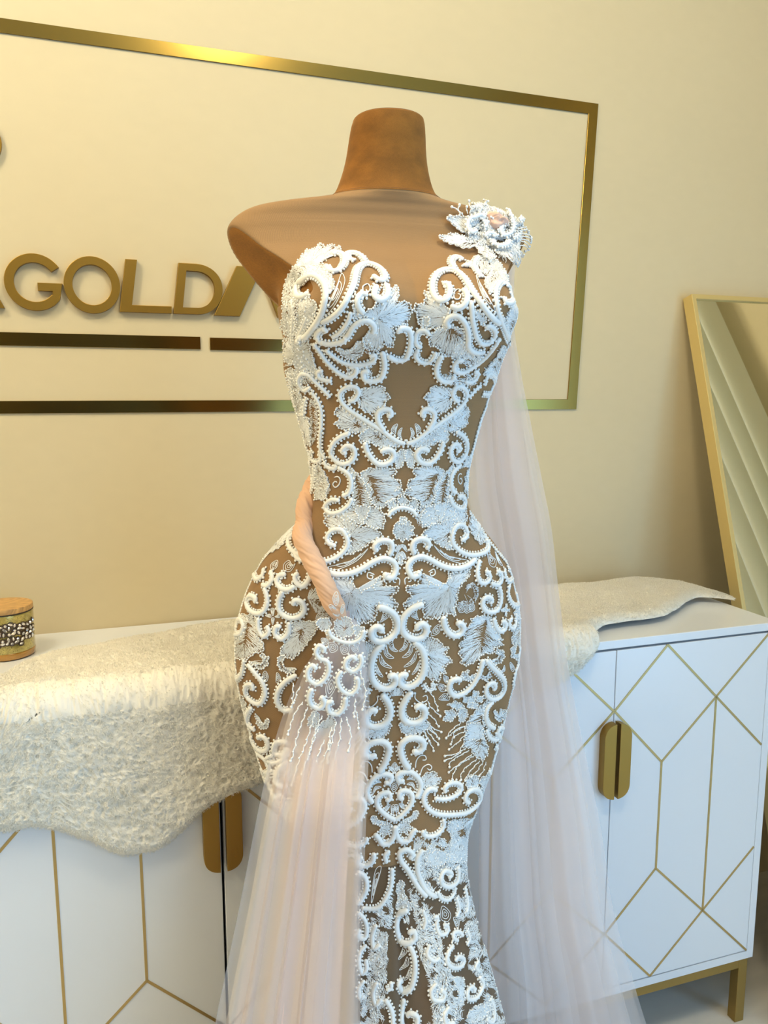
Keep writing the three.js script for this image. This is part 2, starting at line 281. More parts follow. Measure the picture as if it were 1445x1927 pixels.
// ---------------------------------------------------------------- sheepskin on the sideboard
{
  // x, back edge z on the top, front: hanging length below the top edge (negative: distance short of the front edge)
  const cols = table([[-0.42, -1.30, 0.145], [-0.30, -1.29, 0.16], [-0.20, -1.275, 0.165], [-0.148, -1.285, 0.172], [-0.105, -1.355, 0.176], [-0.041, -1.39, 0.203], [-0.004, -1.40, 0.232], [0.02, -1.405, 0.243], [0.05, -1.41, 0.240], [0.09, -1.415, 0.22], [0.12, -1.43, 0.196], [0.15, -1.448, 0.176], [0.20, -1.455, 0.162], [0.30, -1.465, 0.12], [0.45, -1.475, 0.085], [0.62, -1.485, 0.075], [0.714, -1.488, 0.068], [0.755, -1.49, 0.052], [0.785, -1.49, 0.034], [0.81, -1.49, 0.008], [0.84, -1.488, -0.012], [0.877, -1.487, -0.034], [0.962, -1.487, -0.044], [1.014, -1.482, -0.05], [1.063, -1.484, -0.078], [1.134, -1.487, -0.128], [1.18, -1.47, -0.146], [1.203, -1.42, -0.136], [1.222, -1.35, -0.120], [1.234, -1.31, -0.100]]);
  const R0 = 0.012, top = CAB.top, TH = 0.0125;
  const prof = (x, s) => { // s: signed run past the front edge of the top, 0 at the start of the bend
    const zf = cabZ(x, CAB.zf) - 0.004;
    if (s < 0) return [zf - R0 + s + R0 * 0.0, top + TH, 0, 1];
    const arc = R0 * Math.PI / 2;
    if (s < arc) { const a = s / R0; return [zf - R0 + (R0 + TH) * Math.sin(a), top - R0 + (R0 + TH) * Math.cos(a), Math.sin(a), Math.cos(a)]; }
    const d = s - arc; return [zf + TH, top - R0 - d, 1, 0];
  };
  const hash = (i, j, k) => { const h = Math.sin(i * 127.1 + j * 311.7 + k * 74.7) * 43758.5453; return h - Math.floor(h); };
  const cells = (x, y, c, k) => { // rounded woolly bumps
    const i0 = Math.floor(x / c), j0 = Math.floor(y / c); let d = 9; for (let i = i0 - 1; i <= i0 + 1; i++) for (let j = j0 - 1; j <= j0 + 1; j++) { const px = (i + 0.15 + 0.7 * hash(i, j, k)) * c, py = (j + 0.15 + 0.7 * hash(i, j, k + 1)) * c; d = Math.min(d, Math.hypot(px - x, py - y) / c); } return Math.sqrt(Math.max(0, 1 - d * d * 1.3));
  };
  const X0 = -0.208, X1 = 1.232;
  const at = (u, v, lift) => {
    const x = lerp(X0, X1, u), [zb, hang] = cols(x);
    const edge = 0.012 * fbm(x * 14, v > 0.5 ? 3 : 8, 0.2, 3);
    const zf = cabZ(x, CAB.zf), s0 = zb - zf + 0.026 + edge, s1 = hang + edge * 0.8 + (hang > 0 ? 0.012 : 0.0) - 0.0;
    const s = lerp(s0, s1, v), [z, y, nz, ny] = prof(x, s);
    const e = Math.min(1, Math.min(v, 1 - v) * (s1 - s0) / 0.02, Math.min(u, 1 - u) * (X1 - X0) / 0.03);
    const wx = x + 0.007 * noise(x * 36, s * 36, 2), ws = s + 0.007 * noise(x * 36, s * 36, 9), amp = lerp(0.32, 1, smooth(-0.07, 0.02, s));
    const rid = 1 - Math.abs(noise(wx * 120, ws * 105, 6.1)) * 2.2, rid2 = 1 - Math.abs(noise(wx * 230 + 3 * rid, ws * 230, 3.3)) * 2.2;
    const lump = 0.6 * cells(wx, ws * 0.8, 0.017, 1) + 0.4 * cells(wx * 0.9, ws, 0.0085, 5);
    const puff = (Math.sqrt(Math.max(0, 1 - (1 - e) ** 2)) * 0.010 + e * (0.007 * fbm(x * 16, s * 16, 0.7, 3) + amp * (0.0058 * lump + 0.0022 * rid + 0.0012 * rid2))) * lift;
    return V(x, y + ny * puff, z + nz * puff);
  };
  const t = thing('sheepskin_throw', 'long curly off-white sheepskin lying across the sideboard top and hanging over its front edge', 'throw');
  const hideTex = phy({ color: lin(0.87, 0.825, 0.73), roughness: 1, sheen: 0.6, sheenRoughness: 0.8, sheenColor: lin(1, 0.97, 0.9) });
  const topG = sheet(860, 330, (u, v) => at(u, v, 1)), under = sheet(120, 60, (u, v) => at(u, 1 - v, -0.15));
  part('hide', merged([topG, under]), hideTex, t);
  // pile: curved woolly locks
  const lock = []; const nl = 5;
  for (let k = 0; k < nl; k++) {
    const a = k / nl * 6.283 + rr(-0.3, 0.3), out = rr(0.15, 0.9), tw = rr(-1.8, 1.8), w = 0.045;
    const p = [], idx = [], S = 4;
    for (let i = 0; i <= S; i++) {
      const q = i / S, r = 0.10 + out * q, b = a + tw * q, cx = Math.cos(b) * r + 0.25 * q * q, cz = Math.sin(b) * r, y = 0.15 + Math.sin(q * 2.2) * 0.55;
      const ww = w * (1 - 0.75 * q), tx = -Math.sin(b), tz = Math.cos(b);
      p.push(cx - tx * ww, y, cz - tz * ww, cx + tx * ww, y, cz + tz * ww);
      if (i < S) { const o = i * 2; idx.push(o, o + 1, o + 3, o, o + 3, o + 2); }
    }
    const g = new THREE.BufferGeometry(); g.setAttribute('position', new THREE.Float32BufferAttribute(p, 3)); g.setIndex(idx); g.computeVertexNormals(); lock.push(g);
  }
  const wool = std({ color: lin(0.90, 0.86, 0.77), roughness: 1, side: THREE.DoubleSide });
  const N = 90000, inst = new THREE.InstancedMesh(mergeGeometries(lock), wool, N);
  const m4 = new THREE.Matrix4(), X = V(0, 0, 0), Y = V(0, 0, 0), Z = V(0, 0, 0);
  const du = 0.002, dv = 0.004;
  for (let k = 0; k < N; k++) {
    const u = rnd(), v = rnd(), p = at(u, v, 1), pu = at(Math.min(1, u + du), v, 1).sub(at(Math.max(0, u - du), v, 1)), pv = at(u, Math.min(1, v + dv), 1).sub(at(u, Math.max(0, v - dv), 1));
    Y.crossVectors(pv, pu).normalize(); if (!(Y.lengthSq() > 0.5)) { Y.set(0, 1, 0); }
    if (Y.y < -0.2 && Y.z < 0) Y.negate();
    const sx = p.x * 30, sy = (p.z - p.y) * 30;
    const cl = Math.atan2(fbm(sx, sy, 0.1, 2), fbm(sx + 40, sy, 0.9, 2)) + rr(-2.2, 2.2);
    X.set(Math.cos(cl), -0.25, Math.sin(cl)); X.addScaledVector(Y, -X.dot(Y)).normalize();
    Y.addScaledVector(X, 0.35).normalize(); X.addScaledVector(Y, -X.dot(Y)).normalize(); Z.crossVectors(X, Y);
    const L = 0.0046 * rr(0.6, 1.25) * (1 + 0.5 * fbm(p.x * 16, (p.z - p.y) * 16, 2.1, 2));
    m4.makeBasis(X.multiplyScalar(0.0040 * rr(0.7, 1.2)), Y.multiplyScalar(L), Z.multiplyScalar(0.0040 * rr(0.7, 1.2))); m4.setPosition(p.x, p.y, p.z);
    inst.setMatrixAt(k, m4);
  }
  inst.name = 'pile'; inst.userData.kind = 'stuff'; inst.castShadow = inst.receiveShadow = true; t.add(inst);
}

// ---------------------------------------------------------------- candle jar
{
  const cx = -0.157, cz = -1.440, y = CAB.top + 0.0008, r = 0.0445, h = 0.0775;
  const c = thing('candle_jar', 'gold mercury glass candle jar with wooden lid and a rhinestone band', 'candle', [cx, y, cz]);
  const speck = dataTex(512, (u, v) => {
    const n = fbm(u * 14, v * 14, 0.4, 3), s = noise(u * 60, v * 60, 3.3) + 0.4 * noise(u * 150, v * 150, 1.1);
    const dark = s > 0.46 ? 1 : 0; const b = 0.86 + 0.25 * n; return dark ? [70, 58, 24] : [225 * b, 206 * b, 120 * b];
  }, true);
  const glass = phy({ map: rep(speck, 3.5, 4), color: lin(0.95, 0.95, 0.9), metalness: 0.55, roughness: 0.22, clearcoat: 1, clearcoatRoughness: 0.05 });
  const amber = phy({ color: lin(0.45, 0.22, 0.03), roughness: 0.08, metalness: 0.2, clearcoat: 1 });
  const L = pts => new THREE.LatheGeometry(pts.map(p => new THREE.Vector2(...p)), 64);
  part('jar_base', L([[0, 0], [r - 0.003, 0], [r, 0.002], [r + 0.0003, 0.0105], [r - 0.001, 0.0115]]), amber, c);
  part('jar', L([[r - 0.001, 0.0115], [r, 0.0125], [r, h - 0.004], [r - 0.001, h - 0.0015], [r - 0.003, h - 0.001], [r - 0.004, h - 0.006]]), glass, c);
  const woodT = dataTex(256, (u, v) => { const q = Math.hypot((u - 0.5) * 1.1, (v - 0.44) * 2.6), n = fbm(u * 4, v * 26, 2, 3); const b = 0.86 + 0.07 * Math.sin(q * 42 + n * 6) + 0.16 * n; return [226 * b, 176 * b, 108 * b]; }, true);
  const wood = std({ map: woodT, roughness: 0.55 });
  const lid = L([[0, h + 0.0095], [r - 0.001, h + 0.0095], [r, h + 0.0085], [r, h + 0.001], [r - 0.001, h], [0, h]]);
  { const p = lid.attributes.position, uv = lid.attributes.uv; for (let i = 0; i < p.count; i++) uv.setXY(i, p.getX(i) * 11 + 0.5, p.getZ(i) * 11 + 0.5 + p.getY(i) * 3); }
  part('lid', lid, wood, c);
  const seal = L([[r - 0.0015, h - 0.0012], [r + 0.0002, h - 0.0010], [r + 0.0002, h + 0.0002], [r - 0.0015, h + 0.0002]]);
  part('lid_seal', seal, std({ color: lin(0.03, 0.02, 0.02), roughness: 0.6 }), c);
  const band = new THREE.Group(); band.name = 'rhinestone_band'; c.add(band);
  const metal = std({ color: lin(0.10, 0.07, 0.05), metalness: 0.8, roughness: 0.45 });
  const gem = phy({ color: lin(0.80, 0.76, 0.74), metalness: 0.75, roughness: 0.08, clearcoat: 1, clearcoatRoughness: 0.03 });
  const stone = (l, w) => { // faceted navette with a table
    const n = 10, ring = (s, z) => [...Array(n)].map((_, i) => { const a = i / n * 6.283; return V(Math.cos(a) * l * s, Math.sin(a) * w * s * (0.55 + 0.45 * Math.abs(Math.sin(a))), z); });
    const a = ring(1, 0), b = ring(0.55, 0.0017), tri = [];
    for (let i = 0; i < n; i++) { const j = (i + 1) % n; tri.push(a[i], a[j], b[j], a[i], b[j], b[i]); if (i > 0 && i < n - 1) tri.push(b[0], b[i], b[j]); }
    const g = new THREE.BufferGeometry().setFromPoints(tri); g.computeVertexNormals(); return g;
  };
  const st = [stone(0.0046, 0.0027), stone(0.0029, 0.0029), stone(0.0038, 0.0023)];
  const cup = new THREE.CylinderGeometry(1, 1, 1, 12); cup.rotateX(Math.PI / 2);
  const cups = []; const q = new THREE.Quaternion();
  for (let k = 0; k < 86; k++) {
    const a = -1.5 + k * 0.0325 + rr(-0.02, 0.02), row = k % 5, yy = 0.0285 + row * 0.0075 + rr(-0.002, 0.002) + 0.002 * Math.sin(a * 5);
    if (row === 0 && Math.cos(a * 2.2) < 0.2) continue;
    const R = r + 0.0016 + (row === 2 ? 0.0012 : 0);
    const m = part('crystal', st[k % 3], gem, band);
    m.position.set(Math.sin(a) * R, yy, Math.cos(a) * R); m.rotation.set(rr(-0.12, 0.12), a, 0); m.rotateZ(rr(0, 3.14));
    const cg = cup.clone(); cg.scale(0.0052, 0.0042, 0.0022); cg.rotateY(a); cg.translate(Math.sin(a) * (r + 0.0008), yy, Math.cos(a) * (r + 0.0008)); cups.push(cg);
  }
  part('setting', merged(cups), metal, band);
}
// ---------------------------------------------------------------- dress form and gown: one shared body shape
const FORM = { x: 0.352, z: -0.957, turn: -0.1204 };
const formMat = new THREE.Matrix4().makeRotationY(FORM.turn).setPosition(FORM.x, 0, FORM.z), formInv = formMat.clone().invert();
// height, half width, centre depth, front depth, back depth
const levels = table([
  [1.6245, 0.0405, 0.0000, 0.044, 0.044], [1.6172, 0.0428, -0.0023, 0.046, 0.046], [1.5807, 0.0483, -0.0126, 0.05, 0.048], [1.5531, 0.0566, -0.0184, 0.054, 0.05], [1.5401, 0.0640, -0.0196, 0.058, 0.052], [1.5351, 0.0735, -0.0208, 0.06, 0.054], [1.5308, 0.0992, -0.0231, 0.061, 0.055], [1.5264, 0.1361, -0.0254, 0.062, 0.056], [1.5221, 0.1597, -0.0278, 0.063, 0.057], [1.5158, 0.1746, -0.0301, 0.065, 0.058], [1.5065, 0.1862, -0.0325, 0.067, 0.06], [1.4939, 0.1939, -0.0325, 0.07, 0.062],
  [1.4750, 0.1984, -0.0280, 0.074, 0.066], [1.4497, 0.1916, -0.0094, 0.088, 0.075], [1.4177, 0.1719, 0.024, 0.098, 0.092], [1.3919, 0.1440, 0.044, 0.094, 0.098], [1.3594, 0.1350, 0.040, 0.088, 0.095], [1.3265, 0.1313, 0.0214, 0.084, 0.086], [1.2933, 0.1209, 0.0168, 0.076, 0.082], [1.2599, 0.1111, 0.0168, 0.073, 0.078], [1.2260, 0.1026, 0.0145, 0.07, 0.075], [1.1919, 0.0975, 0.0121, 0.069, 0.074],
  [1.1643, 0.0992, 0.0073, 0.07, 0.076], [1.1435, 0.1087, 0.0024, 0.074, 0.082], [1.1226, 0.1273, -0.0074, 0.08, 0.092], [1.0944, 0.1520, -0.0172, 0.088, 0.104], [1.0661, 0.1689, -0.0223, 0.095, 0.114], [1.0375, 0.1810, -0.0286, 0.092, 0.12], [1.0087, 0.1896, -0.0324, 0.091, 0.122], [0.9797, 0.1948, -0.0350, 0.09, 0.122], [0.9504, 0.1956, -0.0364, 0.088, 0.12], [0.9209, 0.1935, -0.0379, 0.084, 0.117],
  [0.8911, 0.1893, -0.0393, 0.08, 0.113], [0.8611, 0.1828, -0.0394, 0.076, 0.108], [0.8309, 0.1748, -0.0383, 0.072, 0.102], [0.7927, 0.1639, -0.0360, 0.07, 0.094], [0.7541, 0.1507, -0.0310, 0.069, 0.086], [0.7151, 0.1343, -0.0286, 0.069, 0.079], [0.6757, 0.1192, -0.0261, 0.069, 0.073], [0.6359, 0.1154, -0.0210, 0.07, 0.071], [0.5957, 0.1190, -0.0158, 0.073, 0.072], [0.5550, 0.1273, -0.0106, 0.083, 0.075],
  [0.5139, 0.1372, -0.0080, 0.089, 0.079], [0.4723, 0.1479, -0.0054, 0.096, 0.084], [0.4074, 0.1654, -0.0027, 0.108, 0.092], [0.25, 0.225, 0.01, 0.16, 0.11], [0.0, 0.32, 0.04, 0.28, 0.13]]);
const PLATE = { n: [0.828, -0.485, 0.283], c: 0 }; PLATE.c = PLATE.n[0] * 0.190 + PLATE.n[1] * 1.489 + PLATE.n[2] * -0.035;
const torsoHalf = table([[1.36, 0.135], [1.392, 0.140], [1.42, 0.138], [1.45, 0.131], [1.48, 0.122], [1.51, 0.10], [1.54, 0.07]]);
function radius(phi, y) { // [radius about the axis through (0, centre depth), how far inside the arm plate]
  phi = Math.atan2(Math.sin(phi), Math.cos(phi));
  const [a, cz, bf, bb] = levels(y), s = Math.sin(phi), c = Math.cos(phi), b = c > 0 ? bf : bb;
  const n = 2.15; let R = Math.pow(Math.pow(Math.abs(s) / a, n) + Math.pow(Math.abs(c) / b, n), -1 / n);
  let bump = 0;
  if (c > 0 && y < 1.5 && y > 1.2) { // bust
    const x = Math.abs(R * s), dx = (x - 0.070) / 0.052, dy = y - 1.392, w = dy > 0 ? 0.052 : 0.040;
    bump += 0.030 * Math.exp(-dx * dx - dy * dy / (w * w)) * smooth(0, 0.5, c);
    const cl = Math.exp(-Math.pow(x / 0.020, 2) - Math.pow((y - 1.385) / 0.045, 2)); bump -= 0.006 * cl;
  }
  if (y < 0.74) { // skirt folds
    const k = smooth(0.74, 0.50, y);
    R -= 0.014 * k * Math.exp(-Math.pow((phi - 0.02) / 0.13, 2));
    R += k * (0.004 * Math.cos(phi * 9 + 0.6) + 0.005 * Math.exp(-Math.pow((phi - 0.42) / 0.12, 2)) + 0.004 * Math.exp(-Math.pow((phi + 0.34) / 0.12, 2))) * (R / 0.11);
  }
  let inside = -1;
  const den = PLATE.n[0] * Math.abs(s) + PLATE.n[2] * c;
  if (y > 1.36) {
    const Rp = (PLATE.c - PLATE.n[1] * y - PLATE.n[2] * cz) / Math.max(den, 0.05), k = 0.008, at = torsoHalf(y)[0], R1 = R;
    const Rt = Math.pow(Math.pow(Math.abs(s) / at, n) + Math.pow(Math.abs(c) / b, n), -1 / n); // rib cage under the shoulder
    const g = clamp(0.5 + 0.5 * (Rt - Rp) / 0.012), Rc = lerp(Rp, Rt, g) + 0.012 * g * (1 - g);
    const h = clamp(0.5 + 0.5 * (Rc - R) / k);
    R = lerp(Rc, R, h) - k * h * (1 - h); inside = (R1 - R) - 0.0022 - smooth(1.42, 1.37, y) * 0.02;
  }
  return [R + bump, inside];
}
function formPoint(phi, y, off = 0) { const cz = levels(y)[1], R = radius(phi, y)[0] + off; return V(Math.sin(phi) * R, y, cz + Math.cos(phi) * R); }
function field(p) { const cz = levels(p.y)[1], x = p.x, z = p.z - cz; return Math.hypot(x, z) - radius(Math.atan2(x, z), p.y)[0]; }
function normalAt(p) { const e = 0.0012; const q = p.clone(); const g = V(0, 0, 0); for (const k of ['x', 'y', 'z']) { q[k] = p[k] + e; const a = field(q); q[k] = p[k] - e; g[k] = a - field(q); q[k] = p[k]; } return g.normalize(); }
const eyeLocal = camera.position.clone().applyMatrix4(formInv), camQ = camera.quaternion, dirQ = new THREE.Quaternion().setFromRotationMatrix(formInv);
// pattern chart -> point on the gown: chart x, y is the front elevation of the gown as seen from standing height
function skin(x, y, miss = true) {
  const d = V((x - W / 2) / FPX, -(y - H / 2) / FPX, -1).applyQuaternion(camQ).applyQuaternion(dirQ);
  let t = 0.72, best = 9, bt = t, prev = t; const p = V(0, 0, 0);
  for (let i = 0; i < 64; i++) {
    p.copy(d).multiplyScalar(t).add(eyeLocal); const f = field(p);
    if (f < 0) { let a = prev, b = t; for (let k = 0; k < 12; k++) { const m = (a + b) / 2; p.copy(d).multiplyScalar(m).add(eyeLocal); if (field(p) < 0) b = m; else a = m; } bt = a; best = 0; break; }
    prev = t;
    if (f < best) { best = f; bt = t; }
    if (f < 0.0004) break;
    t += Math.max(0.0006, f * 0.55); if (t > 1.35) break;
  }
  p.copy(d).multiplyScalar(bt).add(eyeLocal);
  const n = normalAt(p); if (best > 0.0006) p.addScaledVector(n, -best); // past the outline: wrap round the edge
  return { p, n };
}
// ---- dress form
const suedeTex = dataTex(512, (u, v) => { const a = fbm(u * 5, v * 5, 0.9, 4), b = noise(u * 160, v * 160, 0.2); const c = 0.86 + 0.26 * a + 0.07 * b; return [218 * c, 205 * c, 190 * c]; }, true);
M.suede = phy({ color: lin(0.48, 0.225, 0.038), map: rep(suedeTex, 2, 2), roughness: 0.95, sheen: 0.6, sheenColor: lin(0.6, 0.42, 0.22), sheenRoughness: 0.5, bumpMap: rep(grain, 6, 6), bumpScale: 0.0004 });
const mq = thing('mannequin', 'armless tan suede tailor mannequin with a tall flat-topped neck wearing the gown', 'mannequin', [FORM.x, 0, FORM.z], FORM.turn);
{
  const Y0 = 0.675, Y1 = 1.5385, U = 180;
  const ySeam = 1.5385;
  const surf = (ya, yb, nv, off, curve = t => t) => sheet(U, nv, (u, v) => formPoint(Math.PI + u * 2 * Math.PI, lerp(ya, yb, curve(v)), off));
  const torso = surf(Y0, ySeam, 260, 0, t => 1 - Math.pow(1 - t, 1.7));
  const cap = (y, up) => { const g = sheet(U, 3, (u, v) => { const q = formPoint(Math.PI + u * 2 * Math.PI, y); const [, cz] = levels(y); return V(q.x * (up ? 1 - v : v), y, cz + (q.z - cz) * (up ? 1 - v : v)); }); return g; };
  part('torso', merged([torso, cap(Y0, false)]), M.suede, mq);
  const neck = sheet(U, 40, (u, v) => { const y = lerp(ySeam - 0.002, 1.6225, v); return formPoint(Math.PI + u * 2 * Math.PI, y, 0.0012 + 0.0008 * smooth(0.08, 0, v)); }, [1, 0.4]);
  const rimY = 1.6225, rim = sheet(U, 8, (u, v) => { const q = formPoint(Math.PI + u * 2 * Math.PI, rimY, 0.0012), k = Math.cos(v * 1.57), cz = levels(rimY)[1]; const s = lerp(0.94, 1, k); return V(q.x * s, rimY + 0.0025 * Math.sin(v * 1.57), cz + (q.z - cz) * s); });
  const neckTop = sheet(U, 4, (u, v) => { const q = formPoint(Math.PI + u * 2 * Math.PI, rimY, 0.0012), cz = levels(rimY)[1], s = 0.94 * (1 - v); return V(q.x * s, rimY + 0.0025, cz + (q.z - cz) * s); });
  part('neck', merged([neck, rim, neckTop]), M.suede, mq);
  const seamPts = []; for (let i = 0; i < 120; i++) seamPts.push(formPoint(i / 120 * 6.2832, ySeam - 0.0005, 0.0012));
  part('neck_seam', new THREE.TubeGeometry(new THREE.CatmullRomCurve3(seamPts, true), 240, 0.0008, 6, true), std({ color: lin(0.16, 0.07, 0.02), roughness: 0.9 }), mq);
  const topPts = []; for (let i = 0; i < 120; i++) { const q = formPoint(i / 120 * 6.2832, rimY, 0.0005), cz = levels(rimY)[1]; topPts.push(V(q.x * 0.955, rimY + 0.0022, cz + (q.z - cz) * 0.955)); }
  part('neck_edge', new THREE.TubeGeometry(new THREE.CatmullRomCurve3(topPts, true), 240, 0.0009, 6, true), std({ color: lin(0.13, 0.05, 0.02), roughness: 0.9 }), mq);
  const pole = new THREE.CylinderGeometry(0.016, 0.016, 0.66, 20); pole.translate(0, 0.335, -0.02);
  const base = new THREE.LatheGeometry([[0, 0], [0.11, 0], [0.11, 0.008], [0.02, 0.02], [0, 0.02]].map(a => new THREE.Vector2(...a)), 32); base.translate(0, 0.0005, -0.02);
  part('stand', merged([pole, base]), M.legs, mq);
}
// ---- gown
const gown = thing('wedding_gown', 'fitted nude mesh mermaid wedding gown with raised white scroll lace and blush tulle', 'gown', [FORM.x, 0, FORM.z], FORM.turn);
{
  const net = dataTex(256, (u, v) => { // twill-like power mesh
    const a = Math.sin((u * 16 + v * 8) * 6.2832), b = Math.sin((u * 16 - v * 8) * 6.2832), k = Math.max(0, a) * Math.max(0, b); const c = 0.80 + 0.2 * k + 0.03 * noise(u * 40, v * 40); return [250 * c, 246 * c, 240 * c];
  }, true);
  M.net = phy({ color: lin(0.47, 0.28, 0.125), map: rep(net, 1, 1), roughness: 0.8, sheen: 0.4, sheenColor: lin(0.8, 0.6, 0.45), side: THREE.DoubleSide });
  M.skirt = phy({ color: lin(0.38, 0.25, 0.14), map: rep(net, 1, 1), roughness: 0.9, transmission: 0.3, thickness: 0, transparent: true, opacity: 0.82, side: THREE.DoubleSide });
  const shell = (name, lo, hi, nv, mat, curve) => {
    const g = sheet(360, nv, (u, v) => {
      const phi = Math.PI + u * 2 * Math.PI, y = lo + (hi - lo) * curve(v);
      const [R, ins] = radius(phi, y), cz = levels(y)[1], off = lerp(0.0015, -0.002, smooth(-0.001, 0.002, ins)); return V(Math.sin(phi) * (R + off), y, cz + Math.cos(phi) * (R + off));
    });
    const p = g.attributes.position, uv = g.attributes.uv;
    for (let i = 0; i < p.count; i++) uv.setXY(i, Math.atan2(p.getX(i), p.getZ(i)) * 0.14 / 0.016, p.getY(i) / 0.016);
    part(name, g, mat, gown);
  };
  shell('mesh_lining', 0.68, 1.5384, 520, M.net, v => 1 - Math.pow(1 - v, 1.35));
  shell('skirt_mesh', 0.004, 0.68, 140, M.skirt, v => v);
}
// ---------------------------------------------------------------- lace: raised scrolls, embroidered leaves, beaded strands
M.satin = phy({ color: lin(0.92, 0.91, 0.885), roughness: 0.5, sheen: 0.5, sheenColor: lin(1, 1, 1), sheenRoughness: 0.4 });
M.thread = phy({ color: lin(0.95, 0.945, 0.93), roughness: 0.35, sheen: 0.3, side: THREE.DoubleSide });
M.pearl = phy({ color: lin(0.93, 0.92, 0.90), roughness: 0.18, clearcoat: 0.8, clearcoatRoughness: 0.1 });
const gridMemo = new Map(), GS = 4;
function node(i, j) { const k = i * 4096 + j; let r = gridMemo.get(k); if (!r) { r = skin(i * GS, j * GS); gridMemo.set(k, r); } return r; }
function skinFast(x, y) { // bilinear from the memoised chart
  const i = Math.floor(x / GS), j = Math.floor(y / GS), u = x / GS - i, v = y / GS - j, a = node(i, j), b = node(i + 1, j), c = node(i, j + 1), d = node(i + 1, j + 1);
  const mix = k => V(0, 0, 0).addScaledVector(a[k], (1 - u) * (1 - v)).addScaledVector(b[k], u * (1 - v)).addScaledVector(c[k], (1 - u) * v).addScaledVector(d[k], u * v);
  return { p: mix('p'), n: mix('n').normalize() };
}
let WX = 0, WY = 0, WS = 1, MIRROR = true, LIFT = 0, HANG = false;
function win(x, y, s, mirror = true, lift = 0) { WX = x; WY = y; WS = s; MIRROR = mirror; LIFT = lift; }
const pairs = a => { const o = []; for (let i = 0; i < a.length; i += 2) o.push([WX + a[i] / WS, WY + a[i + 1] / WS]); return o; };
function curve2(pts, step, closed = false) { // smooth resampling in the chart
  const c = new THREE.CatmullRomCurve3(pts.map(p => V(p[0], p[1], 0)), closed, 'centripetal'), n = Math.max(4, Math.round(c.getLength() / step));
  return c.getSpacedPoints(n).map(p => [p.x, p.y]);
}
const flip = q => ({ p: V(-q.p.x, q.p.y, q.p.z), n: V(-q.n.x, q.n.y, q.n.z) });
const beads = [], lifted = (q, h) => q.p.clone().addScaledVector(q.n, h);
function tube(Q, rad, lift, sides = 8, ridge = 0.085, flat = 0.85) {
  const n = Q.length, pos = [], idx = [], T = [];
  let len = [0]; for (let i = 1; i < n; i++) len.push(len[i - 1] + Q[i].p.distanceTo(Q[i - 1].p)); const L = len[n - 1];
  for (let i = 0; i < n; i++) {
    const a = Q[Math.max(0, i - 1)].p, b = Q[Math.min(n - 1, i + 1)].p, t = b.clone().sub(a).normalize(), N = Q[i].n.clone().addScaledVector(t, -t.dot(Q[i].n)).normalize(), B = t.clone().cross(N);
    const e = Math.min(len[i], L - len[i]) / rad, r = rad * (e < 1 ? Math.sqrt(Math.max(0.02, 1 - (1 - e) ** 2)) : 1) * (1 + (i % 2 ? ridge : -ridge) * (e > 0.4 ? 1 : 0));
    const c = Q[i].p.clone().addScaledVector(Q[i].n, lift);
    for (let k = 0; k < sides; k++) { const A = k / sides * 6.28318, x = Math.sin(A) * r, y = Math.cos(A) * r * flat; pos.push(c.x + N.x * y + B.x * x, c.y + N.y * y + B.y * x, c.z + N.z * y + B.z * x); }
    if (i < n - 1) for (let k = 0; k < sides; k++) { const p = i * sides + k, q = i * sides + (k + 1) % sides; idx.push(p, q, q + sides, p, q + sides, p + sides); }
    T.push(B);
  }
  for (const [o, f] of [[0, 1], [(n - 1) * sides, 0]]) for (let k = 1; k < sides - 1; k++) f ? idx.push(o, o + k + 1, o + k) : idx.push(o, o + k, o + k + 1);
  const g = new THREE.BufferGeometry(); g.setAttribute('position', new THREE.Float32BufferAttribute(pos, 3)); g.setIndex(idx); g.computeVertexNormals(); g.userData = { side: T, len };
  return g;
}
function bead(p, r) { beads.push([p, r]); }
// raised satin scroll: width in window pixels
function S(w, ...a) {
  const ch = curve2(pairs(a), 1.15), base = ch.map(q => skin(q[0], q[1])), rad = w / WS * 0.00063 / 2;
  const span = []; for (let i = 0; i < base.length; i++) if (!i || base[i].p.distanceTo(span[span.length - 1].p) < 0.03) span.push(base[i]);
  for (const m of MIRROR ? [0, 1] : [0]) {
    const Q = m ? span.map(flip) : span, g = tube(Q, rad, 0.0014 + rad * 0.55 + LIFT); part('scroll_cord', g, M.satin, gown);
    const { side, len } = g.userData; let next = 0.001;
    for (let i = 0; i < Q.length; i++) if (len[i] >= next) {
      next = len[i] + 0.0046;
      for (const s of [-1, 1]) bead(lifted(Q[i], 0.0024 + LIFT).addScaledVector(side[i], s * (rad + 0.0010)), rr(0.0014, 0.0018));
    }
  }
}
function ribbon(pos, idx, P, N, w, h) { // little ridged thread
  const o = pos.length / 3;
  for (let i = 0; i < P.length; i++) {
    const t = P[Math.min(P.length - 1, i + 1)].clone().sub(P[Math.max(0, i - 1)]), b = t.cross(N[i]).normalize().multiplyScalar(w), c = P[i].clone().addScaledVector(N[i], h);
    pos.push(P[i].x - b.x, P[i].y - b.y, P[i].z - b.z, c.x, c.y, c.z, P[i].x + b.x, P[i].y + b.y, P[i].z + b.z);
    if (i) { const q = o + (i - 1) * 3; idx.push(q, q + 1, q + 4, q, q + 4, q + 3, q + 1, q + 2, q + 5, q + 1, q + 5, q + 4); }
  }
}
function finish(name, pos, idx, mat = M.thread) { const g = new THREE.BufferGeometry(); g.setAttribute('position', new THREE.Float32BufferAttribute(pos, 3)); g.setIndex(idx); g.computeVertexNormals(); return part(name, g, mat, gown); }
const inPoly = (p, P) => { let c = false; for (let i = 0, j = P.length - 1; i < P.length; j = i++) if ((P[i][1] > p[1]) !== (P[j][1] > p[1]) && p[0] < (P[j][0] - P[i][0]) * (p[1] - P[i][1]) / (P[j][1] - P[i][1]) + P[i][0]) c = !c; return c; };
